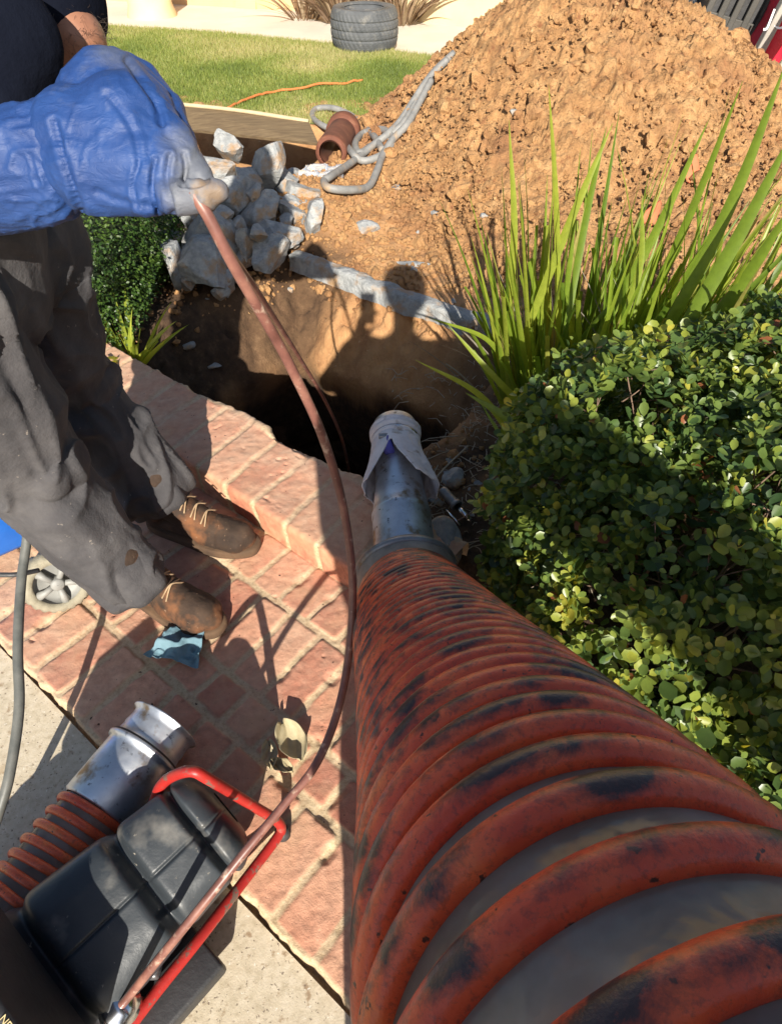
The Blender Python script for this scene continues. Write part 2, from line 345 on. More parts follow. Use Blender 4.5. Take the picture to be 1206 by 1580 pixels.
def rock(s, seed, planes=9, sub=3, rough=.05, flat=None):
    """faceted broken lump, half extents s"""
    rg = np.random.default_rng(seed); bm = bmesh.new(); bmesh.ops.create_icosphere(bm, subdivisions=sub, radius=1.0)
    V = np.array([v.co[:] for v in bm.verts]); F = np.array([[v.index for v in f.verts] for f in bm.faces]); bm.free()
    for k in range(planes):
        n = rg.normal(size=3); n /= np.linalg.norm(n); d = rg.uniform(.42, .78)
        h = V@n-d; V = V-np.where(h > 0, h, 0)[:, None]*n
    V /= np.abs(V).max(0)
    V = V+(fbm(V*2.2+seed, 3, seed)[:, None]*V*rough)+fbm(V*7+seed, 2, seed+3)[:, None]*V*rough*.4
    return V*np.asarray(s), F
def rotM(ax, an): return np.array(Matrix.Rotation(an, 3, Vector(ax)))
def obj_at(name, V, F, mat, loc, parent=None, smooth=True, attrs=None):
    o = mk(name, V, F, mat, None, smooth, attrs)
    if parent is None: o.location = loc
    return o
def capsules(caps, seg=20):
    out = []
    for (p, q, r1, r2) in caps:
        p = np.array(p, float); q = np.array(q, float); L = np.linalg.norm(q-p)
        ths = np.linspace(-np.pi/2, 0, 6); ts = []
        if L < 1e-6: q = p+np.array([0, 0, 1e-4]); L = 1e-4
        d = (q-p)/L
        P = [p+d*r1*math.sin(a) for a in ths]+[q+d*r2*math.sin(a) for a in -ths[::-1]]
        R = [max(r1*math.cos(a), 1e-4) for a in ths]+[max(r2*math.cos(a), 1e-4) for a in -ths[::-1]]
        n = np.cross(d, [0, 0, 1.]);
        if np.linalg.norm(n) < .1: n = np.cross(d, [1., 0, 0])
        n /= np.linalg.norm(n); b = np.cross(d, n); a = np.linspace(0, 2*np.pi, seg, endpoint=False)
        P = np.array(P); R = np.array(R)
        V = (P[:, None]+(n*np.cos(a)[:, None]+b*np.sin(a)[:, None])[None]*R[:, None, None]).reshape(-1, 3)
        V = np.vstack([V, P[0], P[-1]]); c0, c1 = len(V)-2, len(V)-1; j = np.arange(seg); e = (len(P)-1)*seg
        out.append((V, [gridF(len(P), seg, True), np.stack([np.full(seg, c0), (j+1) % seg, j], -1), np.stack([np.full(seg, c1), e+j, e+(j+1) % seg], -1)]))
    return out
def blob(name, caps, voxel, mat, parent=None, smooth=6, disp=None, extra=(), attrf=None):
    """one continuous skin grown over a skeleton of tapered limbs"""
    V, F = joinVF(capsules(caps)+list(extra))
    tmp = mk('tmp', V, F, None)
    md = tmp.modifiers.new('r', 'REMESH'); md.mode = 'VOXEL'; md.voxel_size = voxel; md.use_smooth_shade = True
    if smooth:
        s = tmp.modifiers.new('s', 'SMOOTH'); s.factor = .6; s.iterations = smooth
    dg = bpy.context.evaluated_depsgraph_get(); me = bpy.data.meshes.new_from_object(tmp.evaluated_get(dg))
    old = tmp.data; bpy.data.objects.remove(tmp); bpy.data.meshes.remove(old)
    n = len(me.vertices); co = np.zeros(n*3); me.vertices.foreach_get('co', co); co = co.reshape(-1, 3)
    no = np.zeros(n*3); me.vertices.foreach_get('normal', no); no = no.reshape(-1, 3)
    if disp is not None:
        co = disp(co, no); me.vertices.foreach_set('co', co.ravel())
    if attrf:
        for k, f in attrf.items():
            a = me.attributes.new(k, 'FLOAT', 'POINT'); a.data.foreach_set('value', np.asarray(f(co), np.float32))
    me.polygons.foreach_set('use_smooth', np.ones(len(me.polygons), bool)); me.update(); me.name = name
    me.materials.clear()
    return link(name, me, mat, parent)
def revolve(name, prof, origin, axis, mat, parent=None, seg=64, caps=False, disp=None):
    """prof: list of (distance along axis, radius)"""
    d = np.array(axis, float); d /= np.linalg.norm(d); n = np.cross(d, [0, 0, 1.]); 
    if np.linalg.norm(n) < .1: n = np.cross(d, [1., 0, 0])
    n /= np.linalg.norm(n); b = np.cross(d, n)
    a = np.linspace(0, 2*np.pi, seg, endpoint=False); s = np.array([p[0] for p in prof]); r = np.array([p[1] for p in prof])
    R = np.repeat(r[:, None], seg, 1)
    if disp is not None: R = R+disp(s, a)
    V = np.array(origin)+s[:, None, None]*d+(n*np.cos(a)[:, None]+b*np.sin(a)[:, None])[None]*R[..., None]
    F = gridF(len(s), seg, True)
    if name is None: return V.reshape(-1, 3), F
    return mk(name, V.reshape(-1, 3), F, mat, parent)

# ------------------------------------------------------------------ the ground
def plane(name, pts, z, mat, kind='structure'):
    o = mk(name, [(x, y, z) for x, y in pts], np.array([list(range(len(pts)))]), mat, None, False); return tag(o, kind=kind)
plane('ground', [(-90, -90), (90, -90), (90, 120), (-90, 120)], -1.62, M['soil'])
# driveway and walk beyond the lawn
plane('driveway', [(-60, 5.6), (-.9, 5.6), (-.9, 7.5), (60, 7.5), (60, 60), (-60, 60)], -.012, M['walk'])
plane('path', [(-7, 10.9), (-3.4, 9.38), (-.6, 8.38), (.6, 7.72), (2.2, 6.9), (3.4, 7.6), (1.1, 8.95), (-1.7, 10.6), (-7, 13)], -.006, M['walk'])
# concrete slab by the bricks
x0, y0 = xy(-4, .078); x1, y1 = xy(.62, .078); x2, y2 = xy(.62, -3); x3, y3 = xy(-4, -3)
plane('concrete_slab', [(x3, y3), (x2, y2), (x1, y1), (x0, y0)], -.022, M['concrete'])

def brick_field(name, u0, u1, v0, v1, res, rows, bw, gap):
    nu = int((u1-u0)/res); nv = int((v1-v0)/res)
    u = np.linspace(u0, u1, nu); v = np.linspace(v0, v1, nv); Ug, Vg = np.meshgrid(u, v, indexing='ij')
    uu, vv_ = Ug.ravel(), Vg.ravel(); p = np.stack([uu, vv_, 0*uu], 1)
    wu = uu+fbm(p*22, 3, 1)*.0028+fbm(p*5, 2, 5)*.004; wv = vv_+fbm(p*22, 3, 2)*.0028+fbm(p*5, 2, 6)*.003
    edge = np.full(len(uu), -1.0); tint = np.zeros(len(uu)); tilt = np.zeros(len(uu))
    for ri, (a, b_, off) in enumerate(rows):
        k = np.floor((wu-off)/bw).astype(int); fu = (wu-off)-k*bw
        rnd = hsh(k, np.full_like(k, ri), k*0, 3); rn2 = hsh(k, np.full_like(k, ri), k*0, 4); rn3 = hsh(k, np.full_like(k, ri), k*0, 9)
        g = gap*(.75+.5*rn2)
        eu = np.minimum(fu, bw-fu)-g/2; ev = np.minimum(wv-a, b_-wv)-(rn3-.5)*.004
        rr = .010; q = np.minimum(eu, ev); q = np.where((eu < rr) & (ev < rr), rr-np.hypot(np.maximum(rr-eu, 0), np.maximum(rr-ev, 0)), q)
        hit = (wv > a-.006) & (wv < b_+.006); edge = np.where(hit, np.maximum(q, -.006), edge); tint = np.where(hit, rnd, tint)
        tilt = np.where(hit, (rn2-.5)*.004+(rn3-.5)*.04*(fu-bw/2)+(rnd-.5)*.03*(wv-(a+b_)/2), tilt)
    f = sm(edge, -.0005, .0045)
    z = -.0042*(1-f)+tilt*f+fbm(p*60, 3, 8)*.0009+fbm(p*9, 3, 11)*.0016
    pit = sm(vn(p*70, 33), .72, .9)*sm(vn(p*14, 31), .1, .5); z -= pit*.006*f
    chip = sm(vn(p*16, 41), .45, .8)*(1-sm(edge, .004, .016)); z -= chip*.006
    # the mortar fillet that closes the band against the slab
    eb = sm(vv_+fbm(p*30, 3, 55)*.006, v0+.006, v0+.014); z = z*eb-.05*(1-eb)
    X, Y = xy(uu, vv_)
    o = mk(name, np.stack([X, Y, z], 1), gridF(nu, nv), M['brick'], None, True, {'mortar': 1-f, 'dust': np.clip(.58+fbm(p*3, 2, 79)*.3, 0, .85), 'tint': np.clip(tint+fbm(p*8, 2, 77)*.12, 0, 1)})
    return tag(o, kind='structure')
brick_field('brick_path', -3.0, .42, .076, .835, .0042, [(.096, .293, .07), (.310, .404, .11), (.420, .640, .02), (.657, .812, .065)], .112, .014)

# coping: a raised row of bricks on edge
def coping():
    L0, L1, res = -3.0, -.60, .0048
    prof = []
    for z in np.arange(-.03, .085, res): prof.append((.812, z))
    for a in np.linspace(0, math.pi/2, 7)[1:]: prof.append((.828-.016*math.cos(a), .085+.016*math.sin(a)))
    for v in np.arange(.834, 1.075, res): prof.append((v, .101))
    for a in np.linspace(0, math.pi/2, 5)[1:]: prof.append((1.08+.012*math.sin(a), .101-.012*(1-math.cos(a))))
    for z in np.arange(.08, -.4, -.02): prof.append((1.095, z))
    pv = np.array(prof); s = np.concatenate([[0], np.cumsum(np.hypot(*np.diff(pv, axis=0).T))])
    dv = np.gradient(pv, axis=0); nn = np.stack([-dv[:, 1], dv[:, 0]], 1); nn /= np.linalg.norm(nn, axis=1)[:, None]
    u = np.arange(L0, L1, res); Ug, Sg = np.meshgrid(u, s, indexing='ij'); uu, ss = Ug.ravel(), Sg.ravel()
    p = np.stack([uu, ss, 0*uu], 1); j = np.tile(np.arange(len(s)), len(u))
    wu = uu+fbm(p*20, 3, 21)*.003+fbm(p*5, 2, 22)*.006+(ss-.2)*.10; bw = .134
    k = np.floor(wu/bw).astype(int); fu = wu-k*bw; r1 = hsh(k, k*0, k*0, 5); r2 = hsh(k, k*0, k*0, 6)
    e = np.minimum(fu, bw-fu)-.0075*(.8+.4*r2)
    f = sm(e, -.0005, .006)
    far = sm(ss, s[-1]-.36-.02, s[-1]-.36+.02)          # rough mortar at the back
    back = (pv[j, 0] > 1.07).astype(float)
    f = f*(1-back*.85)
    h = -.0045*(1-f)+((r1-.5)*.006)*f+fbm(p*55, 3, 23)*.0011+fbm(p*8, 3, 24)*.003
    h += back*fbm(p*14, 4, 27)*.016
    pit = sm(vn(p*60, 35), .72, .9)*sm(vn(p*12, 36), .1, .5); h -= pit*.005*f
    vvv = pv[j, 0]+nn[j, 0]*h+ back*fbm(np.stack([uu*6, uu*0, uu*0], 1), 3, 28)*.02; zz = pv[j, 1]+nn[j, 1]*h
    X, Y = xy(uu, vvv)
    o = mk('brick_coping', np.stack([X, Y, zz], 1), gridF(len(u), len(s)), M['brick'], None, True,
           {'mortar': np.clip(1-f+back*.2, 0, 1), 'dust': .92*sm(pv[j, 1]+(pv[j, 0]-.82)*.5, .085, .12), 'tint': np.clip(.30+.65*r1+fbm(p*8, 2, 78)*.12, 0, 1)})
    tag(o, 'raised brick kerb of bricks laid side by side along the open hole', 'kerb')
coping()

def hole_d(u, v):
    w = fbm(np.stack([u*3, v*3, 0*u], 1), 3, 44)*.06
    return np.minimum.reduce([(v-1.09)/.04, (2.27+w-v)/.62, (u+2.50+w)/.62, (-1.02+w*.6-u)/.25])
def hole_z(dd):
    return -.92*np.minimum(dd, .40)-2.1*np.maximum(dd-.40, 0)
def pile_h(x, y):
    dx, dy = x-1.18, y-5.05
    th = np.arctan2(dy, dx); c, s = np.cos(th), np.sin(th)
    Rx = np.where(dx < 0, 1.55, 2.15); Ry = np.where(dy < 0, 2.15, 2.0)
    p = np.stack([x*1.3, y*1.3, 0*x], 1)
    r = np.hypot(dx/Rx, dy/Ry)*(1+fbm(p, 2, 61)*.07)
    h = 1.10*np.where(r < 1, (1-r)**1.04, (1-r)*.35)
    return h-.10*np.exp(-(r/.16)**2)+.07*np.exp(-((r-.97)/.13)**2)*(dy < 0)
def soil():
    res = .018
    xs = np.arange(-3.4, 4.2, res); ys = np.arange(-1.4, 6.3, res)
    X, Y = np.meshgrid(xs, ys, indexing='ij'); x, y = X.ravel(), Y.ravel(); u, v = uv(x, y)
    p = np.stack([x, y, 0*x], 1)
    z = .0+fbm(p*2, 3, 40)*.025+fbm(p*9, 3, 41)*.012+np.maximum(rdg(p*24, 2, 42), 0)*.006
    d = hole_d(u, v); rough = fbm(p*6, 4, 43)*.05
    w2 = fbm(p*4, 3, 47)*.16
    dd = np.clip(d, 0, 1); z = z+hole_z(dd)+np.where(dd > .02, rough*(.3+dd)*(1-.8*sm(dd, .3, .42))+(fbm(p*19, 4, 48)*.034+rdg(p*34, 2, 49)*.014)*sm(dd, 0, .1)*(1-.92*sm(dd, .28, .42)), 0)
    heap = .13*np.exp(-(((x+.75)/.55)**2+((y-3.65)/.45)**2)**1.5); z = z+heap
    pit = sm(x, -1.80, -1.65)*sm(-x, .44, .50)*sm(y-.0*x, 4.24, 4.34)*sm(-y, -5.50, -5.42)
    # spoil that slopes up towards the pile, mound behind the rubble
    z += .16*sm(y-.25*x, 2.9, 4.4)*sm(x, -.85, -.25)*sm(-y, -5.3, -4.6)+.14*np.exp(-(((x+1.6)/.5)**2+((y-4.75)/.35)**2))
    z += .05*sm(-(v), -1.9, -1.2)*sm(x, .1, .5)
    under = (v < 1.07) & (x < .34); z = np.where(under, -.35, z)
    z = np.where((v < 1.07) & (x >= .34) & (v < .86), np.minimum(z, .03), z)
    z = z*(1-pit)-.7*pit
    topsoil_shade_v = np.clip(.9*pit+sm(-z+fbm(p*5, 3, 46)*.10, .40, .54)+.9*sm(-u+w2, 2.02, 2.32)*sm(-v, -2.55, -2.25)*sm(v, 1.0, 1.1)+.85*sm(-v+w2, -1.62, -1.30)+.8*sm(x, .12, .42)*sm(-v, -2.35, -2.1), 0, 1)  # dark topsoil, plus shade painted on hole walls, trench and planter soil
    global SOIL; SOIL = z.reshape(len(xs), len(ys))
    Fg = gridF(len(xs), len(ys)); dm_ = (dd+fbm(p*7, 2, 39)*.02)[Fg].min(1); Fg = Fg[dd[Fg].min(1) < .97]
    G = d.reshape(X.shape); gx, gy = np.gradient(np.clip(G, -.2, 1.2), res); gl_ = np.hypot(gx, gy)+1e-6; ex_, ey_ = (gx/gl_).ravel(), (gy/gl_).ravel()
    wid = 1/np.maximum(gl_.ravel(), .8); e_ = np.clip(dd-.40, 0, 1); out_ = e_*np.minimum(wid, .65)*2.1
    x = x-ex_*out_; y = y-ey_*out_
    # chamber added under the lip, wider than its mouth so the hole stays dark
    cu = np.linspace(-2.35, -.75, 60); ring = []
    for (a, b_, c_, e_) in ((-2.4, 1.02, -2.4, 2.9), (-2.4, 2.9, -.8, 2.9), (-.8, 2.9, -.8, 1.02), (-.8, 1.02, -2.4, 1.02)):
        for t_ in np.linspace(0, 1, 50, endpoint=False): ring.append((a+(c_-a)*t_, b_+(e_-b_)*t_))
    ring = np.array(ring); zs = np.linspace(-.47, -1.6, 40); Vc = []
    for zq in zs:
        xx, yy = xy(ring[:, 0], ring[:, 1]); Vc.append(np.stack([xx, yy, 0*xx+zq], 1))
    Vc = np.vstack(Vc); Vc = Vc+fbm(Vc*5, 4, 38)[:, None]*.03
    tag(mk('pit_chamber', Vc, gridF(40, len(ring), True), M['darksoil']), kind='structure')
    o = mk('soil_ground', np.stack([x, y, z], 1), Fg, M['gsoil'], None, True, {'damp': topsoil_shade_v})
    return tag(o, kind='structure'), None
soil()
def ground_z(x, y):
    i = int(round((x+3.4)/.018)); j = int(round((y+1.4)/.018))
    z = SOIL[i, j] if 0 <= i < SOIL.shape[0] and 0 <= j < SOIL.shape[1] else 0.0
    return float(max(z, float(pile_h(np.array([x]), np.array([y]))[0])))
def land(x, y, up=0.0):                 # where the line of sight through a measured point meets the ground
    r = ray(x, y); o = np.array([0, 0, EYE]); tt = 1.2
    while tt < 12:
        q = o+r*tt
        if q[2]-up < ground_z(q[0], q[1]): break
        tt += .02
    return Vector(q)
def dirt():
    res = .0135
    xs = np.arange(-.75, 4.0, res); ys = np.arange(2.7, 7.2, res)
    X, Y = np.meshgrid(xs, ys, indexing='ij'); x, y = X.ravel(), Y.ravel(); p = np.stack([x, y, 0*x], 1)
    z = pile_h(x, y); h0 = z.copy()
    w = p+np.stack([fbm(p*9, 2, 50), fbm(p*9, 2, 51), 0*x], 1)*.03
    amp = .55+.45*sm(h0, .05, .5)
    z = z+amp*(fbm(w*3.2, 2, 52)*.045+rdg(w*8, 3, 53)*.030-.02+np.abs(vn(w*20, 54))*.028+np.abs(vn(w*42, 56))*.030+vn(w*74, 57)*.018)
    crack = sm(np.abs(vn(w*7+5, 58)), .05, .0)*sm(vn(w*3, 59), 0, .4); z -= crack*.05
    z = np.where(h0 < -.02, -.05+np.maximum(h0, -.3), z)
    ii, jj = np.meshgrid(np.arange(len(xs)-1), np.arange(len(ys)-1), indexing='ij')
    F = gridF(len(xs), len(ys)); F = F[h0[F].max(1) > -.02]
    parts = [(np.stack([x, y, z], 1), F)]
    o = mk('dirt_pile', parts[0][0], parts[0][1], M['soil'], None, True)
    tag(o, 'huge heap of loose orange-brown dug soil behind the green strap leaves', 'dirt pile')
    # crumbled lumps on it
    cl = []
    rg = np.random.default_rng(5)
    base = [rock((1, 1, 1), 900+k, 9, 2, .25) for k in range(10)]
    while len(cl) < 7500:
        px, py = rg.uniform(-.7, 3.6), rg.uniform(2.75, 5.6)
        h = float(pile_h(np.array([px]), np.array([py]))[0])
        if h < -.03: continue
        s = min(.004+rg.exponential(.0065), .045) if len(cl) % 60 else rg.uniform(.035, .075); V, F = base[rg.integers(10)]
        R = rotM(rg.normal(size=3), rg.uniform(0, 6)); V = (V*rg.uniform(.6, 1, 3)*s)@R.T+np.array([px, py, h+.035+rg.uniform(-.012, .010)])
        cl.append((V, F))
    V, F = joinVF(cl); q = mk('clod', V, F, M['soil'], o, False); q['kind'] = 'stuff'
dirt()

# concrete strip on the far lip of the hole
def strip():
    a, b_ = on(446, 392, .05), on(790, 512, .05); a = np.array(a); b_ = np.array(b_)
    d = (b_-a)/np.linalg.norm(b_-a); n = np.array([-d[1], d[0], 0]); L = np.linalg.norm(b_-a)
    N = 160; prof = [(-.01, -.085), (0, -.006), (.010, .0), (.04, 0), (.06, -.002), (.075, -.01), (.075, -.14)]
    pp = []
    for k in range(len(prof)-1):
        for q in range(5): t_ = q/5; pp.append((prof[k][0]*(1-t_)+prof[k+1][0]*t_, prof[k][1]*(1-t_)+prof[k+1][1]*t_))
    pp = np.array(pp+[prof[-1]]); s = np.linspace(0, L, N); S, J = np.meshgrid(s, np.arange(len(pp)), indexing='ij'); S = S.ravel(); J = J.ravel()
    V = a+S[:, None]*d+pp[J, 0][:, None]*n+pp[J, 1][:, None]*np.array([0, 0, 1.])
    V += fbm(V*14, 4, 66)[:, None]*np.array([.006, .006, .006]); V[:, 2] += fbm(np.stack([S*3, 0*S, 0*S], 1), 2, 67)*.012
    o = mk('concrete_edging', V, gridF(N, len(pp)), M['rubble'], None)
    tag(o, 'long thin strip of pale concrete edging on the far lip of the hole', 'edging')
strip()

# rubble heap
RUB = [(356, 228, 20, 18, .16), (327, 262, 34, 26, .20), (408, 257, 29, 30, .24), (361, 308, 32, 24, .20), (401, 331, 38, 26, .15), (336, 366, 40, 34, .14),
       (275, 345, 26, 20, .12), (271, 402, 18, 34, .10), (320, 413, 40, 36, .08), (416, 394, 28, 24, .06), (431, 366, 32, 17, .10), (484, 336, 15, 36, .10),
       (457, 337, 20, 22, .09), (440, 286, 22, 18, .14), (462, 302, 30, 16, .12), (383, 374, 13, 26, .12), (388, 280, 18, 22, .2), (447, 318, 20, 12, .12),
       (378, 400, 18, 20, .05), (347, 433, 13, 20, .04), (459, 272, 12, 12, .08), (300, 372, 22, 18, .1), (300, 300, 28, 22, .16), (262, 300, 24, 20, .1), (470, 352, 12, 14, .05), (430, 318, 14, 13, .1), (352, 398, 16, 14, .05), (300, 345, 20, 16, .13)]
lb = ['small sunlit pale lump of concrete at the back of the rubble, nearest the board', 'broad blazing white slab of concrete just right of the gloved knuckles',
      'pale chunk of concrete with a cap of orange dirt at the back of the rubble', 'sharp cornered slab of concrete beside the gloved fingertip',
      'wide flat grey slab of broken concrete in the middle of the rubble', 'large grey block of broken concrete crossed by the upper end of the brown push hose',
      'shaded grey block of concrete below the glove, against the small leaved hedge', 'upright dark slab of concrete touching the right side of the small leaved hedge',
      'large brown stained slab at the front of the rubble, beside the brown push hose', 'pale block at the front of the rubble, left of the end of the concrete edging',
      'low flat chunk of concrete above the left end of the concrete edging', 'long upright sliver of concrete at the right end of the rubble',
      'grey chunk of concrete leaning on the long upright sliver', 'sunlit chunk of concrete in front of the dirt capped one', 'flat sunlit slab with soil on it at the right of the rubble',
      'narrow standing piece of concrete in the centre of the rubble', 'craggy splintered piece between the white slab and the dirt capped chunk', 'small flat piece in the gap right of the wide flat slab',
      'small shaded block behind the pale front block of the rubble', 'tapered stone at the lowest front corner of the rubble', 'small white lump beside the clear plastic film',
      'dark chunk wedged left of the large grey block', 'white chunk of concrete hidden mostly behind the gloved fingers', 'concrete chunk behind the glove at the left back of the rubble',
      'small grey lump at the foot of the long upright sliver', 'fist sized chunk above the low flat chunk', 'small wedge in front of the large grey block', 'dark small block directly under the gloved fingertip']
EXTRA = [(452, 372, 14, 10, .06, 'palm sized chunk just left of the upright sliver, low on the soil'), (398, 362, 13, 11, .16, 'pointed chunk resting on the wide flat grey slab'), (344, 332, 15, 12, .22, 'small block on top of the large grey block, beside the push hose'),
    (426, 262, 13, 11, .16, 'small sunlit chunk right of the dirt capped one'), (372, 352, 12, 13, .16, 'narrow shard between the wide flat slab and the large grey block'), (290, 428, 15, 14, .04, 'dark low chunk left of the large brown stained slab'), (366, 420, 16, 12, .05, 'low chunk right of the large brown stained slab'),
    (476, 300, 15, 9, .08, 'flat sunlit flake at the right edge of the rubble above the upright sliver'), (440, 345, 11, 10, .12, 'knuckle sized lump over the low flat chunk'), (308, 328, 16, 13, .2, 'chunk half hidden below the gloved fingertip, in shade'), (392, 300, 12, 12, .22, 'sharp sunlit point rising left of the dirt capped chunk'),
    (505, 318, 10, 8, .06, 'last small chip at the far right of the rubble heap'), (338, 452, 13, 8, .02, 'flat flake on the soil in front of the tapered stone'), (262, 372, 14, 14, .1, 'grey lump above the upright dark slab by the hedge')]
for q in EXTRA: RUB.append(q[:5]); lb.append(q[5])
for k, (px, py, rx, ry, z) in enumerate(RUB):
    P = on(px, py, z*1.1+.02); d = dist(P); s = (rx*d/1000*1.2, (ry+6)*d/1000*1.3, (ry+2)*d/1000*1.2)
    V, F = rock(s, 300+k, 17, 4, .055)
    V = V@rotM((0, 0, 1), random.uniform(-.25, .25)).T@rotM((1, 0, 0), -.5+random.uniform(-.3, .3)).T
    o = obj_at('concrete_chunk', V, F, M['rubble'], P, None, False)
    tag(o, lb[k], 'rubble', 'broken concrete heaped beside the hole')
for k, (px, py, rx, ry, lab) in enumerate([(566, 357, 21, 14, 'lone pale chip of concrete lying on the soil right of the rubble'), (632, 410, 34, 7, 'thin grey sliver of concrete lying behind the concrete edging'),
        (637, 518-100, 7, 6, 'pebble by the thin grey sliver'), (318, 466, 8, 6, 'small pale chip on shaded soil below the rubble'), (328, 567, 14, 6, 'pale flat stone on the soil left of the hole'),
        (292, 535, 11, 9, 'grey angular stone beside the yellow green tuft'), (700, 742, 20, 18, 'pair of grey stones fused beside the cloth wrapped nozzle'), (760, 746, 12, 9, 'flat grey stone chip near the foot of the leafy bush'),
        (727, 757, 6, 5, 'tiny white stone between the grey stones by the nozzle'), (672, 775, 22, 13, 'sunlit edged grey stone beside the pipe fitting'), (748, 775, 6, 8, 'small speckled stone right of the pipe fitting'),
        (612, 292, 8, 6, 'white pebble on the lower left slope of the dirt pile'), (745, 336, 7, 6, 'white pebble high above the left strap leaves on the dirt slope'), (791, 176, 8, 7, 'pale pebble halfway up the dirt pile'),
        (670, 333, 7, 7, 'white pebble on the dirt slope in front of the pile'), (646, 362, 7, 6, 'cream pebble just below the white pebble on the dirt slope'), (700, 468, 5, 6, 'pebble beside the plant shadow')]):
    P = land(px, py); d = dist(P)
    V, F = rock((rx*d/1000, ry*d/1000*1.2, ry*d/1000*.8), 500+k, 8, 3, .05)
    o = obj_at('stone', V, F, M['rubble'], P+Vector((0, 0, ry*d/1000*.35))); tag(o, lab, 'stone', 'loose stones on the soil')
for k in range(34):
    px, py = (random.uniform(262, 500), random.uniform(300, 470)) if k < 22 else (random.uniform(660, 760), random.uniform(690, 800))
    P = land(px, py); r_ = random.uniform(3, 8)*dist(P)/1000; V, F = rock((r_*1.2, r_, r_*.7), 540+k, 8, 2, .1)
    tag(obj_at('concrete_chip', V, F, M['rubble'], P+Vector((0, 0, r_*.3)), None, False), 'little grey concrete chip among the crumbs' if k < 22 else 'little grey chip in the mulch right of the nozzle', 'chip', 'chips fallen off the rubble' if k < 22 else 'chips in the mulch')
P = on(684, 838, .07); V, F = rock((.055, .10, .05), 777, 7, 4, .03)
tag(obj_at('concrete_block', V, F, M['rubble'], P), 'squared pale speckled block of concrete right of the aluminium nozzle', 'block')

# ------------------------------------------------------------------ vacuum hose
def cs(x, y, d): return np.array(at(x, y, d))
SCL = 1.13
collar = cs(626, 882, 1.47*SCL); tip = cs(609, 664, 1.74*SCL)
HR = .11*SCL*1.0
H = [collar, cs(636, 926, 1.385*SCL), cs(645, 955, 1.14*SCL), cs(692, 1046, .80*SCL), cs(773, 1200, .520*SCL), cs(972, 1612, .270*SCL)]
end = np.array([.150, -.085, 1.175])
Hp = catmull(H+[end, np.array([.26, -.175, 1.235]), np.array([.44, -.24, 1.22]), np.array([.72, -.36, 1.0]), np.array([1.1, -.7, .6]), np.array([1.3, -1.3, .13]), np.array([1.5, -2.4, .13])], 60)
dl = np.linalg.norm(np.diff(Hp, axis=0), axis=1); arc = np.concatenate([[0], np.cumsum(dl)])
def resample(P, arc, step):
    s = np.arange(0, arc[-1], step); return np.stack([np.interp(s, arc, P[:, k]) for k in range(3)], 1), s
def ribbed_hose(root, P, R, pitch, wire, seg=72, matrib=None, start=0.0, radf=None, phase=0.0):
    dl = np.linalg.norm(np.diff(P, axis=0), axis=1); arc = np.concatenate([[0], np.cumsum(dl)])
    Q, s = resample(P, arc, .006); T, N, B = frames(Q)
    rf = radf(s) if radf is not None else np.ones(len(s))
    a = np.linspace(0, 2*np.pi, seg, endpoint=False)
    # wall bellies out a little between turns
    ph = (s[:, None]/pitch-a[None]/(2*np.pi)+phase) % 1.0
    rad = (R*rf)[:, None]*(1-.0)-wire*.35-wire*.35*np.sin(np.pi*ph)
    V = Q[:, None]+(N[:, None]*np.cos(a)[None, :, None]+B[:, None]*np.sin(a)[None, :, None])*rad[..., None]
    mk('hose_wall', V.reshape(-1, 3), gridF(len(Q), seg, True), M['wall'], root)
    turns = (arc[-1]-.004)/pitch; n = int(turns*80); tt = np.linspace(0, turns, n)
    ss = (tt-phase)*pitch; ok = (ss > start) & (ss < s[-1]); tt = tt[ok]; ss = ss[ok]
    idx = np.clip(ss/.006, 0, len(Q)-1.001); i0 = idx.astype(int); f = (idx-i0)[:, None]
    L = lambda A: A[i0]*(1-f)+A[i0+1]*f
    an = 2*np.pi*tt; q, n_, b_, t_ = L(Q), L(N), L(B), L(T); rr = R*(rf[i0])-wire*.35
    rad_dir = n_*np.cos(an)[:, None]+b_*np.sin(an)[:, None]; cen = q+rad_dir*rr[:, None]
    m = 14; c = np.linspace(0, 2*np.pi, m, endpoint=False)
    Vh = cen[:, None]+(rad_dir[:, None]*np.cos(c)[None, :, None]*1.0+t_[:, None]*np.sin(c)[None, :, None]*1.12)*wire
    crest = np.repeat(np.cos(c)[None], len(cen), 0).ravel()
    mk('helix', Vh.reshape(-1, 3), gridF(len(cen), m, True), matrib or M['rib'], root, True, {'crest': np.clip(crest, -1, 1), 'along': np.repeat(tt, m)})
root = empty('vacuum_hose', Vector(collar), 'large orange ribbed vacuum hose running from the bottom right corner to the hole', 'hose')
ribbed_hose(root, Hp, HR, .0345, .0100, 96, radf=lambda s: 1-.05*(1-sm(s, 0, .12)), start=.10)
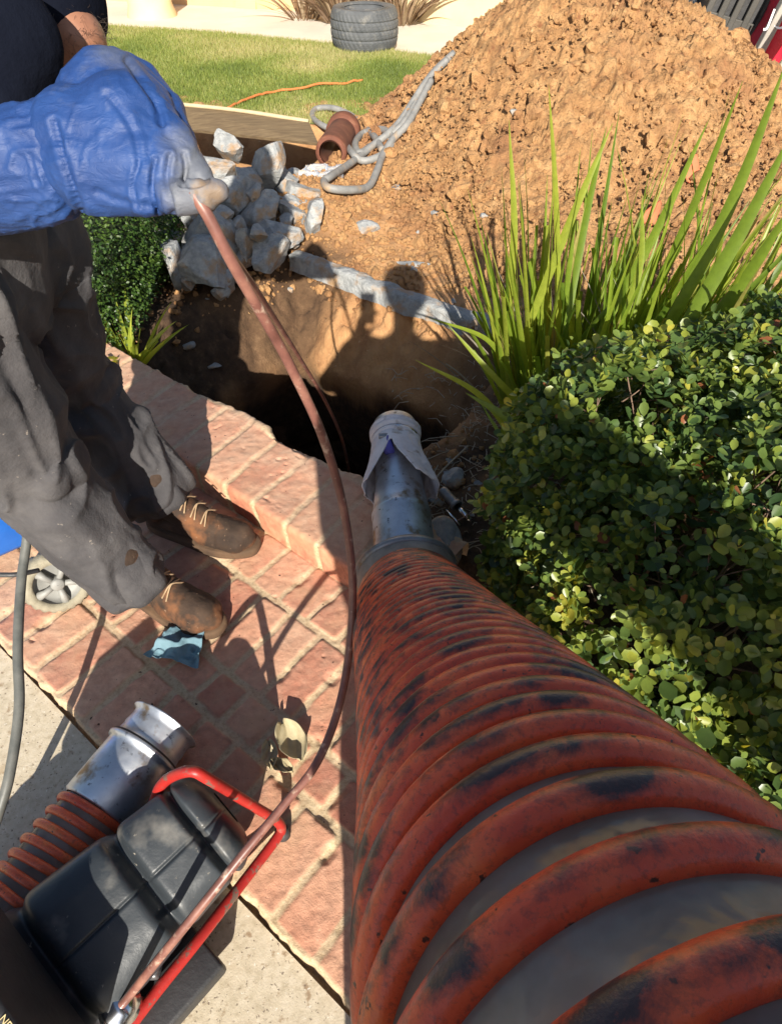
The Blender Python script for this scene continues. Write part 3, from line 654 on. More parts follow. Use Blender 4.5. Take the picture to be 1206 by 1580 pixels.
# cuff, collar, aluminium pipe, cloth
d0 = Hp[12]-Hp[0]; d0 /= np.linalg.norm(d0); ax = (tip-collar); LL = np.linalg.norm(ax); ax /= LL
dm = (-d0*.75+ax*.5); dm /= np.linalg.norm(dm)
revolve('cuff', [(-.085, HR*.93), (-.08, HR*.99), (-.05, HR*1.0), (.0, HR*1.015), (.03, HR*1.0), (.04, HR*.98)], collar+d0*.035, -d0, M['cuff'], root)
revolve('collar', [(-.012, HR*.95), (-.012, HR*1.03), (-.006, HR*1.06), (.002, HR*1.06), (.006, HR*1.03), (.006, HR*.9), (.007, HR*.86), (.013, HR*.86), (.016, HR*.70), (.02, HR*.5)], collar+d0*.0, dm, M['steel'], root)
PR = .047*dist(Vector(collar+ax*.17))*.97
prof = [(-.02, PR*.9), (.0, PR*1.0), (.10, PR), (.17, PR*1.0), (.175, PR*1.02), (.18, PR*1.02), (.185, PR*.98), (.22, PR*.93), (.27, PR*.85), (.33, PR*.80), (LL+.02, PR*.80), (LL+.02, PR*.74), (LL-.1, PR*.74)]
al = revolve('aluminium_pipe', prof, collar, ax, M['alu'], root, 72)
# cloth skirt, split open at the front, hanging off two clamps
side = np.cross(ax, [0, 0, 1.]); side /= np.linalg.norm(side); upv = np.cross(side, ax)
def cyl_pt(s, an, r): return collar+ax*s+(upv*np.cos(an)+side*np.sin(an))*r
toeye = np.array([0, 0, EYE])-(collar+ax*.25); toeye -= ax*np.dot(toeye, ax); a_eye = math.atan2(np.dot(toeye, side), np.dot(toeye, upv))
sg = -1 if np.dot(side, [1, 0, 0]) < 0 else 1
def cloth():
    ns, na = 80, 161; V = []; s0, s1 = LL-.005, LL-.245; slit = -.18*sg
    for i in range(ns):
        t_ = i/(ns-1)
        for j in range(na):
            x = (j/(na-1)*2-1)*math.pi; gap = max(0, t_-.42)*.95
            q = slit+math.copysign(gap+abs(x)*(1-gap/math.pi), x if j != 80 else 1)
            s = s0+(s1-s0)*t_*(1.0+.08*math.sin(x*1.3+.6)+.03*math.sin(5*x))
            r = PR*.85+.006*math.sin(math.pi*min(t_/.12, 1))+.0028*math.sin(t_*75)*(t_ < .24)
            if t_ > .24: r += (t_-.24)*.050*(1+.22*math.sin(2*x+.6))+.004*math.sin(8*x)*(t_-.2)+gap*.018*math.exp(-abs(x)*2)
            V.append(cyl_pt(s, a_eye+q, r))
    V = np.array(V); F = gridF(ns, na); j = F[:, 0] % na; i = F[:, 0]//na
    cut = (i/(ns-1) > .41) & ((j == 80) | (j == 79))
    V += fbm(V*40, 3, 81)[:, None]*.0022
    o = mk('cloth_wrap', V, F[~cut], M['cloth'], root)
    so_ = o.modifiers.new('s', 'SOLIDIFY'); so_.thickness = .003
cloth()
for s_, w_ in ((LL-.048, .010), (LL-.085, .013)):
    revolve('hose_clamp', [(-w_/2, PR*.86), (-w_/2, PR*.90), (w_/2, PR*.90), (w_/2, PR*.86)], collar+ax*s_, ax+side*.04, M['chrome'], root)
V, F = boxVF(.03, .012, .014, .002); Rm = np.stack([side, upv, ax], 1)
mk('clamp_screw', V@Rm.T+cyl_pt(LL-.085, a_eye-.45*sg, PR*.93), F, M['steel'], root)
mk('blue_lining', *tubeVF([cyl_pt(LL-.30*.30, a_eye-.28*sg, PR*.9), cyl_pt(LL-.30*.50, a_eye-.28*sg, PR*.92)], [.006, .016], 10, flat=1), M['bluecloth'], root)

# second hose with its coupling lying on the bricks
root = empty('spare_vacuum_hose', on(150, 1330, .08), 'short orange ribbed hose with an aluminium coupling lying on the bricks at lower left', 'hose')
ca = np.array(on(255, 1118, .085)); cb = np.array(on(155, 1245, .085)); e2 = np.array(on(30, 1395, .088))
dA = (ca-cb)/np.linalg.norm(ca-cb); tipc = ca+dA*.02
CR = .083
Ltot = np.linalg.norm(ca-cb)
pr_ = [(-.01, CR*.93), (-.005, CR*1.0), (Ltot*.55, CR*.985), (Ltot*.60, CR*.98), (Ltot*.605, CR*1.06), (Ltot*.64, CR*1.08), (Ltot*.66, CR*1.02), (Ltot*.68, CR*.94), (Ltot*.78, CR*.91), (Ltot*.80, CR*.93), (Ltot*.90, CR*.90), (Ltot*.96, CR*.92), (Ltot*.985, CR*1.02), (Ltot*1.0, CR*1.03), (Ltot*1.005, CR*.98), (Ltot*.9, CR*.8), (0, CR*.8)]
revolve('coupling', pr_, cb-dA*.0, dA, M['alu'], root, 72)
revolve('rubber_seal', [(Ltot*.63, CR*1.01), (Ltot*.635, CR*1.045), (Ltot*.675, CR*1.03), (Ltot*.68, CR*.96)], cb, dA, M['blackplastic'], root)
P2 = catmull([cb, (cb+e2)/2+np.array([-.0, .0, .0]), e2, np.array(on(-130, 1560, .09)), np.array([-1.05, -.6, .09])], 30)
ribbed_hose(root, P2, .079, .030, .008, 64, M['rib2'])

# ------------------------------------------------------------------ push hose held by the worker
rootr = empty('push_hose', at(320, 330, .66), 'long brown push hose looping from the gloved hand to the drain machine', 'hose')
rp = [at(296, 296, .655), at(320, 332, .665), at(358, 405, .70), at(400, 478, .76), at(448, 565, .85), at(497, 672, .96), at(529, 780, 1.06), at(544, 900, 1.12), at(538, 1010, 1.14), at(520, 1100, 1.12),
      at(487, 1180, 1.09), at(437, 1243, 1.06), at(375, 1318, 1.03), at(300, 1412, 1.02), at(235, 1492, 1.04), at(190, 1548, 1.08), at(150, 1590, 1.12)]
tube('reel_side_hose', catmull(rp, 16), np.interp(np.linspace(0, 1, 16*16+1), [0, .1, .3, 1], [.0062, .0064, .0070, .0074]), M['rod'], rootr, 16)
rq = [at(322, 332, .668), at(352, 388, .74), at(395, 447, 1.0), at(437, 512, 1.4), at(476, 575, 1.85), at(505, 625, 2.15), at(528, 680, 2.45), at(541, 740, 2.75)]
tube('hole_side_hose', catmull(rq, 14), np.interp(np.linspace(0, 1, 7*14+1), [0, 1], [.0052, .0055]), M['rod'], rootr, 12)

# ------------------------------------------------------------------ worker
def wrinkle(amp, seed, knees=(), stretch=(1, 1, 1), f=7):
    def g(co, no):
        p = co*np.array(stretch); w = p+np.stack([fbm(p*4, 2, seed), fbm(p*4, 2, seed+1), fbm(p*4, 2, seed+2)], 1)*.07
        r = np.clip(1-np.abs(vn(w*f, seed+3))*3.0, 0, 1)**1.25; r2 = np.clip(1-np.abs(vn(w*f*2.3+9, seed+4))*3.0, 0, 1)**1.25
        k = .45
        for (kp, rad) in knees: k = k+1.3*np.exp(-(((co-np.array(kp))**2).sum(1))/rad**2)
        h = amp*k*(r+.5*r2-.25)+fbm(p*3, 2, seed+7)*amp*.8
        return co+no*h[:, None]
    return g
ankB, kneeB, hipB = on(255, 780, .13), on(112, 590, .52), Vector((-.78, 1.28, .93))
ankA, kneeA, hipA = on(205, 898, .13), on(40, 722, .52), Vector((-.80, 1.02, .93))
wr = at(60, 268, .72); elb = at(-200, 330, .80); sh1 = Vector((-.84, .86, 1.40)); sh2 = Vector((-.60, 1.28, 1.44)); el2 = at(118, 62, .93); wr2 = at(20, 205, 1.02)
chest = Vector((-.68, 1.06, 1.34)); waist = Vector((-.76, 1.14, 1.03)); neck = Vector((-.66, 1.04, 1.50)); head = Vector((-.60, 1.02, 1.66))
worker = empty('person', Vector((-.6, 1.2, 0)), 'worker in grey trousers, navy shirt and blue glove holding the brown push hose', 'person')
fc = Vector((.55, -.75, -.3)).normalized(); sd = fc.cross(Vector((0, 0, 1))).normalized()
def facecaps(head, fc, sd):
    up = sd.cross(fc); out = [(head, head+up*.05, .085, .088), (head-fc*.03, head-fc*.03, .092, .092), (head-up*.06+fc*.02, head-up*.085+fc*.05, .062, .04),
        (head+fc*.088+up*.012, head+fc*.108-up*.02, .010, .015), (head+fc*.082-up*.048+sd*.018, head+fc*.082-up*.048-sd*.018, .009, .009)]
    for s in (-1, 1):
        out += [(head+sd*s*.088+up*.02, head+sd*s*.09-up*.02, .014, .010), (head+fc*.074+sd*s*.032+up*.018, head+fc*.074+sd*s*.032+up*.018, .013, .013), (head+fc*.08+sd*s*.045+up*.036, head+fc*.086+sd*s*.015+up*.036, .008, .008)]
    return out
def handcaps(w, d, n, s=1.0, curl=1.0):
    """palm, five bent fingers; w wrist, d along hand, n out of the palm"""
    d = Vector(d).normalized(); n = Vector(n); n = (n-d*n.dot(d)).normalized(); sdv = d.cross(n)
    out = [(w, w+d*.03, .027, .03)]; 
    for k in range(4): out.append((w+d*.02+sdv*(k-1.5)*.014, w+d*.09+sdv*(k-1.5)*.021, .016, .0135))
    for k, L in enumerate((.040, .046, .043, .033)):
        p = w+d*.09+sdv*(k-1.5)*.021; a = p+(d*math.cos(.7*curl)+n*math.sin(.7*curl))*L; b_ = a+(d*math.cos(1.8*curl)+n*math.sin(1.8*curl))*L*.65; c = b_+(d*math.cos(2.7*curl)+n*math.sin(2.7*curl))*L*.5
        out += [(p, a, .0105, .0095), (a, b_, .0095, .0085), (b_, c, .0085, .0075)]
    p = w+d*.025-sdv*.028; a = p+(d*.6-sdv*.6+n*.5).normalized()*.045; b_ = a+(d*.8+n*.6).normalized()*.032
    return out+[(p, a, .015, .012), (a, b_, .011, .009)]
bodyW = [(hipA, kneeA, .075, .052), (kneeA, ankA+(kneeA-ankA)*.25, .048, .038), (hipB, kneeB, .075, .052), (kneeB, ankB+(kneeB-ankB)*.25, .048, .038), (hipA, hipB, .09, .09), (waist, chest, .12, .13),
         (chest, neck, .11, .05), (neck, head, .052, .06), (sh1, elb, .045, .038), (elb, wr, .040, .026), (sh2, el2, .048, .042), (el2, wr2, .043, .028),
         (chest, sh1, .09, .05), (chest, sh2, .09, .05), (waist, (hipA+hipB)/2, .12, .10)]
bodyW += facecaps(head, fc, sd)+handcaps(wr2, (-.2, -.1, -1), (0, -1, 0))
body = blob('body', bodyW, .008, M['skin'], worker, 4)
hs = []
rg = np.random.default_rng(3)
for k in range(900):          # arm hair
    t_ = rg.uniform(0, 1); q = np.array(sh2.lerp(el2, .5+.5*t_) if k % 2 else el2.lerp(wr2, t_*.5)); nrm = rg.normal(size=3); nrm[2] = abs(nrm[2])*.3; nrm /= np.linalg.norm(nrm)
    p0 = q+nrm*.042; hs.append(tubeVF([p0, p0+nrm*.010+rg.normal(size=3)*.003, p0+nrm*.014+rg.normal(size=3)*.006+np.array([0, 0, -.006])], [.00022, .00018, .0001], 4, False))
mk('arm_hair', *joinVF(hs), M['hair'], worker)
up_ = sd.cross(fc)
blob('hair', [(head+up_*.06-fc*.02, head+up_*.06-fc*.02, .09, .09), (head-fc*.05, head-fc*.05-up_*.03, .08, .07)], .01, M['hair'], worker, 3)
# trousers
cuffA = ankA+(kneeA-ankA)*.13; cuffB = ankB+(kneeB-ankB)*.20
trous = [(hipA+Vector((0, 0, .04)), kneeA, .130, .112), (kneeA, kneeA+(ankA-kneeA)*.55, .112, .102), (kneeA+(ankA-kneeA)*.5, cuffA, .102, .090), (kneeA+Vector((.05, -.02, .03)), kneeA+Vector((.05, -.02, .03)), .085, .085),
         (hipB+Vector((0, 0, .04)), kneeB, .122, .104), (kneeB, kneeB+(ankB-kneeB)*.55, .104, .090), (kneeB+(ankB-kneeB)*.5, cuffB, .090, .084), (kneeB+Vector((.045, -.01, .02)), kneeB+Vector((.045, -.01, .02)), .082, .082),
         (hipA+Vector((0, 0, .03)), hipB+Vector((0, 0, .03)), .14, .14), ((hipA+hipB)/2, waist+Vector((0, 0, .02)), .14, .14)]
kn = [(kneeA, .16), (ankA+(kneeA-ankA)*.18, .13), (kneeB, .15), (ankB+(kneeB-ankB)*.15, .12), (hipA, .15), (hipB, .15)]
blob('trousers', trous, .0062, M['trouser'], worker, 2, wrinkle(.024, 90, kn, (1, 1, .55), 7.0))
for q, (cu, kn_) in enumerate(((cuffA, kneeA), (cuffB, kneeB))):      # trouser hems
    dd = (kn_-cu).normalized(); n = 60
    pr_h = [(-.075, .070), (-.074, .090), (-.055, .094), (-.02, .094), (.0, .092), (.05, .086)]
    revolve('trouser_hem', pr_h, cu, dd, M['trouser'], worker, n, disp=lambda s, a: (.009*np.sin(3*a+1)+.005*np.sin(7*a))[None]*np.ones((len(s), 1)))
# shirt
shirt = [(waist+Vector((0, 0, .06)), chest, .145, .165), (chest, neck-Vector((0, 0, .04)), .15, .08), (chest, sh1, .12, .085), (chest, sh2, .12, .085), (sh1, sh1.lerp(elb, .6), .08, .068), (sh2, sh2.lerp(el2, .72), .09, .082), (at(-10, 60, .80), at(-20, 240, .82), .060, .060), (at(-10, 60, .80), chest, .08, .1),
         (Vector((-.62, .93, 1.18)), Vector((-.60, .95, 1.36)), .09, .10)]
blob('shirt', shirt, .009, M['shirt'], worker, 5, wrinkle(.010, 120, [], (1, 1, .7), 6))
# boots
def boot(heel, toe, ank, flag):
    heel = Vector((heel.x, heel.y, 0)); toe = Vector((toe.x, toe.y, 0)); d = (toe-heel).normalized(); L = (toe-heel).length; s = d.cross(Vector((0, 0, 1)))
    def B(f, lat, z): return heel+d*(L*f)+s*lat+Vector((0, 0, z))
    out = []
    n = 56; ring = []
    for k in range(n):
        a = 2*math.pi*k/n; f = .5+.5*math.cos(a); w = (.043+.021*sm(np.array(f), .25, .75))*1.0
        lat = math.sin(a); lat = math.copysign(abs(lat)**.72, lat)*float(w)
        ring.append((f*1.02-.01, lat))
    V = []; zs = [.002, .004, .012, .022, .030, .033]; gr = [.94, .99, 1.02, 1.02, 1.01, .94]
    for z, g_ in zip(zs, gr):
        for f, lat in ring:
            V.append(B(.5+(f-.5)*(.985+(g_-1)*.5), lat*g_, z+.012*max(0, (f-.72))*2))
    V = np.array(V); F = [gridF(len(zs), n, True)]; V = np.vstack([V, B(.5, 0, .002), B(.5, 0, .033)]); j = np.arange(n); c0 = len(V)-2; e = (len(zs)-1)*n
    F += [np.stack([np.full(n, c0), (j+1) % n, j], -1), np.stack([np.full(n, c0+1), e+j, e+(j+1) % n], -1)]
    mk('boot_sole', V, F, M['sole'], worker)
    up = [(B(.12, 0, .06), B(.16, 0, .14), .040, .048), (B(.18, 0, .14), ank+Vector((0, 0, .12)), .052, .058), (B(.84, .0, .060), B(.55, 0, .072), .045, .047), (B(.83, .018, .052), B(.55, .013, .06), .040, .042), (B(.83, -.018, .052), B(.55, -.013, .06), .040, .042),
          (B(.55, 0, .080), B(.28, 0, .14), .045, .052), (B(.5, 0, .05), B(.15, 0, .055), .038, .036), (B(.89, 0, .05), B(.89, 0, .05), .034, .034)]
    def dz(co, no):
        c = co.copy(); c[:, 2] = np.maximum(c[:, 2], .028)
        f = ((co-np.array(heel))@np.array(d))/L; seam = np.exp(-((f-.70)/.012)**2)*sm(co[:, 2], .02, .05)
        return c+no*(fbm(co*28, 3, 140)*.0022+fbm(co*9, 2, 141)*.003-seam*.002)[:, None]
    ub = blob('boot_upper', up, .0045, M['leather'], worker, 5, dz)
    ls = []
    for k in range(5):
        f = .62-.075*k; zc = .122+.020*k
        a1, a2 = B(f, .036, zc-.014), B(f-.03, -.036, zc-.006); a3, a4 = B(f-.03, .036, zc-.006), B(f, -.036, zc-.014)
        mid = B(f-.015, 0, zc+.012)
        ls.append(tubeVF(catmull([a1, mid, a2], 6), .0024, 6)); ls.append(tubeVF(catmull([a3, mid+Vector((0, 0, .003)), a4], 6), .0024, 6))
    for sg_ in (): ls.append(tubeVF(catmull([B(.30, 0, .175), B(.36, .03*sg_, .18), B(.44, .05*sg_, .14), B(.42, .062*sg_, .09)], 8), .0022, 6))
    mk('boot_laces', *joinVF(ls), M['lace'], ub)
boot(on(188, 905, 0), on(345, 972, 0.02), ankA, 0)
boot(on(232, 812, 0), on(400, 846, 0.02), ankB, 1)
# glove: fist pinching the hose
D0 = .68
def g(x, y, dz, r): return (at(x, y, D0+dz), r*(D0+dz)/1000)
def gc(a, b_): (p, r1), (q, r2) = g(*a), g(*b_); return (p, q, r1, r2)
gl = [gc((178, 100, .05, 24), (222, 122, .06, 25)), gc((222, 122, .06, 25), (262, 172, .055, 22)), gc((262, 172, .055, 22), (284, 222, .035, 20)), gc((70, 262, .05, 66), (130, 245, .03, 74)), gc((130, 245, .03, 78), (195, 190, .01, 70)), gc((150, 168, .03, 62), (172, 146, .03, 64)), gc((140, 255, .02, 70), (215, 255, .01, 62)), gc((172, 146, .03, 62), (212, 176, .02, 58)),
      # fingers folded over the hose
      gc((208, 128, .045, 30), (258, 170, .045, 27)), gc((258, 170, .045, 27), (272, 212, .03, 24)),
      gc((225, 165, .01, 32), (268, 212, .0, 28)), gc((268, 212, .0, 28), (286, 250, .0, 24)), gc((286, 250, .0, 24), (272, 290, .01, 20)),
      gc((222, 205, .0, 38), (258, 250, -.006, 30)), gc((258, 250, -.006, 30), (262, 294, .0, 24)), gc((262, 294, .0, 24), (246, 308, .015, 20)),
      gc((190, 225, .0, 52), (228, 270, -.004, 34)), gc((228, 270, -.004, 34), (222, 306, .005, 25)), gc((120, 215, .02, 74), (200, 215, .01, 68)),
      gc((262, 222, .02, 26), (290, 250, .010, 24)), gc((290, 250, .010, 24), (308, 272, .0, 19)),
      # thumb tip lying along the hose
      gc((225, 285, .015, 28), (282, 308, -.012, 24)), gc((282, 308, -.012, 24), (312, 304, -.016, 23)), gc((312, 304, -.016, 23), (336, 296, -.016, 16)), gc((150, 290, .02, 42), (220, 292, .01, 38))]
tipp = np.array(at(322, 298, D0-.02)); toppp = np.array(at(190, 95, D0)); kn2 = np.array(at(285, 240, D0))
def gdirt(co):
    a = np.exp(-((co-tipp)**2).sum(1)/.040**2)*1.5+np.exp(-((co-kn2)**2).sum(1)/.028**2)*.55+np.exp(-((co-toppp)**2).sum(1)/.035**2)*.42
    return a+.14
CR_ = [([(196, 92), (220, 126), (242, 158), (250, 190)], 4.5, .0045), ([(262, 240), (257, 275), (262, 305), (268, 330)], 3.6, .0042), ([(284, 238), (287, 262), (282, 287)], 3.2, .0035), ([(240, 245), (235, 282), (242, 322)], 3.4, .0038),
       ([(280, 286), (300, 287), (322, 281)], 3.0, .005), ([(84, 188), (102, 255), (126, 326)], 5, .0040), ([(165, 145), (200, 190), (214, 240), (212, 300)], 5, .0020), ([(150, 296), (182, 309), (226, 316)], 5, .0022), ([(300, 296), (304, 318)], 2.2, .0014), ([(215, 250), (206, 285), (212, 318)], 3, .0025)]
def gw(co, no):
    d3 = co-np.array([0, 0, EYE]); zc = d3[:, 1]*cP-d3[:, 2]*sP; yc = -d3[:, 1]*sP-d3[:, 2]*cP
    px = 603+FOC*d3[:, 0]/zc; py = 790+FOC*yc/zc; face = (no*(-d3)).sum(1) > 0
    dep = np.zeros(len(co))
    for pl, w_, a_ in CR_:
        q = catmull([(a, b_, 0) for a, b_ in pl], 8)[:, :2]; dd_ = np.min(np.hypot(px[:, None]-q[None, :, 0], py[:, None]-q[None, :, 1]), 1)
        dep += a_*(np.exp(-(dd_/w_)**2)-.35*np.exp(-((dd_-2.2*w_)/w_)**2))
    co = co-no*(dep*face)[:, None]
    w = co+np.stack([fbm(co*22, 2, 160), fbm(co*22, 2, 161), fbm(co*22, 2, 162)], 1)*.010
    r = np.clip(1-np.abs(vn(w*np.array([60, 34, 34]), 163))*2.3, 0, 1)**1.5
    r2 = np.clip(1-np.abs(vn(w*np.array([28, 70, 50]), 166))*2.6, 0, 1)**2
    x = ((co-np.array(at(120, 250, D0)))@np.array([1, 0, 0]))
    edge = np.exp(-((x-.0)/.03)**2)+.35+.7*sm(x, .06, .12)
    return co+no*(.0013*r*edge+.0007*r2*edge+fbm(co*16, 2, 165)*.002)[:, None]
glo = blob('glove', gl, .0023, M['glove'], worker, 3, gw, attrf={'dirt': gdirt})
def cuffm():
    a = np.array(at(118, 246, D0+.035)); b_ = np.array(at(-70, 275, D0+.06)); ax_ = b_-a; L = np.linalg.norm(ax_); ax_ /= L
    n = np.cross(ax_, [0, 0, 1.]); n /= np.linalg.norm(n); bb = np.cross(ax_, n); ns, na = 90, 140; V = []
    s = np.linspace(0, 1, ns); an = np.linspace(0, 2*np.pi, na, endpoint=False); S, A = np.meshgrid(s, an, indexing='ij')
    R = (.046+.010*sm(S, 0, .12)+.006*S)
    q = np.stack([S.ravel()*2.2, np.cos(A.ravel())*1.5, np.sin(A.ravel())*1.5], 1); w = q+np.stack([fbm(q*2, 2, 170), fbm(q*2, 2, 171), 0*q[:, 0]], 1)*.3
    rr = (np.clip(1-np.abs(vn(w*np.array([1.6, 3.2, 3.2]), 172))*2.2, 0, 1)**1.5).reshape(R.shape); r2 = (np.clip(1-np.abs(vn(w*np.array([4.5, 2.2, 2.2])+5, 173))*2.2, 0, 1)**1.6).reshape(R.shape)
    R = R+.0028*rr+.0016*r2+.003*np.sin(A*3+S*4)
    off = .010*np.cos(A-1.0)                                        # slanted front edge
    P = a+(ax_*((S*L)+off)[..., None])+(n*np.cos(A)[..., None]+bb*np.sin(A)[..., None])*R[..., None]
    o = mk('glove_cuff', P.reshape(-1, 3), gridF(ns, na, True), M['glove'], glo, True, {'dirt': np.full(ns*na, .03)})
    o.modifiers.new('s', 'SOLIDIFY').thickness = .0015
cuffm()

# ------------------------------------------------------------------ photographer standing behind the eye
ph = empty('person', Vector((.17, -.42, 0)), 'person in dark clothes taking the picture beside the big hose', 'person')
W = lambda x, y, z: Vector((x, y, z))
f2 = W(0, 1, -.35).normalized(); s2 = f2.cross(W(0, 0, 1)).normalized()
hd = W(.19, -.28, 1.655); ckc = W(.17, -.40, 1.34)
def hand_near(c): return handcaps(c, (0, .2, 1), (0, 1, 0))
LSH, LEL, LWR = W(-.02, -.42, 1.44), W(-.20, -.34, 1.20), W(-.050, -.170, 1.37)
RSH, REL, RWR = W(.37, -.42, 1.42), W(.56, -.42, 1.16), W(.42, -.22, 1.10)
bp = [(W(.06, -.42, .92), W(.05, -.42, .5), .08, .055), (W(.05, -.42, .5), W(.04, -.45, .08), .05, .038), (W(.29, -.42, .92), W(.31, -.40, .5), .08, .055), (W(.31, -.40, .5), W(.31, -.45, .08), .05, .038),
      (W(.04, -.45, .05), W(.02, -.28, .03), .035, .025), (W(.31, -.45, .05), W(.33, -.28, .03), .035, .025), (W(.09, -.42, .95), W(.26, -.42, .95), .10, .10), (W(.17, -.42, 1.0), ckc, .12, .13),
      (ckc, W(.18, -.38, 1.5), .11, .055), (W(.18, -.38, 1.5), hd, .05, .06), (LSH, LEL, .045, .04), (LEL, LWR, .038, .026), (RSH, REL, .045, .04), (REL, RWR, .038, .026), (ckc, LSH, .1, .05), (ckc, RSH, .1, .05)]
bp += facecaps(hd, f2, s2)+handcaps(LWR, (.3, .35, .9), (1, .5, 0), curl=.6)+handcaps(RWR, (-.1, .3, .6), (0, .2, 1))
blob('body', bp, .009, M['skin'], ph, 4)
blob('jacket', [(W(.06, -.42, .90), W(.24, -.42, .90), .165, .16), (W(.0, -.42, 1.05), W(-.06, -.40, 1.28), .15, .13), (W(.17, -.42, .92), ckc, .15, .17), (ckc, W(.18, -.40, 1.47), .15, .08), (ckc, LSH, .12, .085), (ckc, RSH, .12, .085), (LSH, LEL, .075, .062), (LEL, LEL.lerp(LWR, .8), .058, .045), (RSH, REL, .075, .062), (REL, REL.lerp(RWR, .8), .058, .045)], .011, M['shirt'], ph, 4, wrinkle(.006, 200))
blob('trousers', [(W(.07, -.42, .95), W(.02, -.42, .5), .125, .10), (W(.02, -.42, .5), W(.02, -.45, .07), .09, .08), (W(.28, -.42, .95), W(.31, -.40, .5), .105, .085), (W(.31, -.40, .5), W(.31, -.45, .07), .08, .07), (W(.09, -.42, .97), W(.26, -.42, .97), .12, .12)], .011, M['trouser'], ph, 4, wrinkle(.007, 210))
blob('cap', [(hd+W(0, 0, .05), hd+W(0, -.02, .05), .108, .105), (hd+W(0, .06, .06), hd+W(0, .12, .05), .07, .05)], .008, M['shirt'], ph, 3)
for x in (.04, .32):
    blob('shoe', [(W(x, -.46, .045), W(x, -.24, .035), .045, .042), (W(x, -.46, .08), W(x, -.42, .08), .045, .045)], .008, M['leather'], ph, 4)
# the phone in the left hand
camM = cam.rotation_euler.to_matrix()
V, F = boxVF(.074, .155, .0085, .004); V = V+np.array([0, -.062, .0125]); V = V@np.array(camM).T+np.array([0, 0, EYE])
tag(mk('phone', V, F, M['blackplastic']), 'black phone held up in the hand of the person taking the picture', 'phone')

# ------------------------------------------------------------------ drain machine with grey cover and red frame
mc0 = at(318, 1262, 1.10); 
dm_root = empty('drain_machine', on(170, 1500, 0), 'drain cleaning machine with moulded dark grey cover inside a red tube frame', 'machine')
def cover():
    a = np.array(at(318, 1275, 1.22)); b_ = np.array(at(45, 1535, 1.08)); ax_ = b_-a; L = np.linalg.norm(ax_); ax_ /= L
    eye = np.array([0, 0, EYE])-(a+b_)/2; up = eye-ax_*np.dot(eye, ax_); up /= np.linalg.norm(up); sd_ = np.cross(ax_, up)
    ns, na = 260, 420; s = np.linspace(-.12, 1.0, ns); an = np.linspace(0, 2*np.pi, na, endpoint=False); S, A = np.meshgrid(s, an, indexing='ij')
    c, sn = np.cos(A), np.sin(A)
    ex = .42; af = np.linspace(0, 2*np.pi, 4001); fx = np.sign(np.sin(af))*np.abs(np.sin(af))**ex; fy = np.sign(np.cos(af))*np.abs(np.cos(af))**ex
    al_ = np.concatenate([[0], np.cumsum(np.hypot(np.diff(fx), np.diff(fy)))]); al_ = al_/al_[-1]; uq = np.arange(na)/na
    CX = np.interp(uq, al_, fx)[None]; CY = np.interp(uq, al_, fy)[None]; c = CY+0*A
    W_ = .105+.030*sm(S, -.1, 1.0)
    # cross grooves between raised panels
    gro = lambda x, w: np.exp(-((S-x)/w)**2)
    gr = .85*gro(.36, .035)+1.0*gro(.86, .045)+.7*gro(.04, .02)
    endcap = np.sqrt(np.clip(1-np.clip((.03-S)/.15, 0, 1)**2.6, 0, 1))
    hgt = (.095-.038*gr)*(.25+.75*endcap); wid = (W_-.014*gr)*(.35+.65*endcap)
    X = CX*wid; Y = CY*hgt
    top = (c > 0).astype(float)
    seam = np.exp(-(X/.0030)**2)*top*(1-.7*np.clip(gr, 0, 1)); Y = Y-seam*.0055
    Y = Y-top*.010*sm(np.abs(X)/W_, .5, 1.0)                  # sides fall away
    Y = np.where(c < 0, Y*1.2-.005, Y)
    P = a+ax_*(S*L)[..., None]+sd_*X[..., None]+up*(Y-.055)[..., None]
    Pf = P.reshape(-1, 3); Pf = Pf+fbm(Pf*12, 3, 230)[:, None]*up*.0018
    o = mk('machine_cover', Pf, gridF(ns, na, True), M['greyplastic'], dm_root)
    # closed front
    return a, b_, ax_, up, sd_, L
a_, b_, ax_, up_c, sd_c, Lc = cover()
for (s_, l_) in ((.16, .6), (.16, -.6), (.60, .62), (.60, -.62), (.98, .55)):
    q = a_+ax_*(Lc*s_)+sd_c*(.115*l_)+up_c*.026
    revolve('cover_bolt', [(-.03, .0062), (.004, .0062), (.006, .004), (.006, .0002)], q, up_c, M['steel'], dm_root, 14)
mk('cover_end', *tubeVF([a_+up_c*-.055-ax_*Lc*.10, a_+up_c*-.055-ax_*Lc*.08], [.03, .055], 30), M['greyplastic'], dm_root)
# dark box at the near corner with its lettering
V, F = boxVF(.30, .16, .20, .012); Rb = np.stack([sd_c, ax_, up_c], 1)
pb = np.array(at(-34, 1592, .955)); pbx = V@Rb.T+pb
mk('motor_box', pbx, F, M['blackplastic'], dm_root)
# red tube frame
fr = [at(-60, 1440, 1.15), at(0, 1400, 1.20), at(60, 1385, 1.26), at(190, 1330, 1.30), at(232, 1250, 1.27), at(252, 1208, 1.23), at(292, 1190, 1.18), at(325, 1204, 1.20), at(395, 1246, 1.31), at(424, 1264, 1.36), at(434, 1278, 1.38), at(425, 1296, 1.37), at(380, 1355, 1.31), at(300, 1458, 1.20), at(238, 1535, 1.14), at(170, 1625, 1.08)]
tube('red_frame', catmull(fr, 12), .0105, M['redpaint'], dm_root, 18)
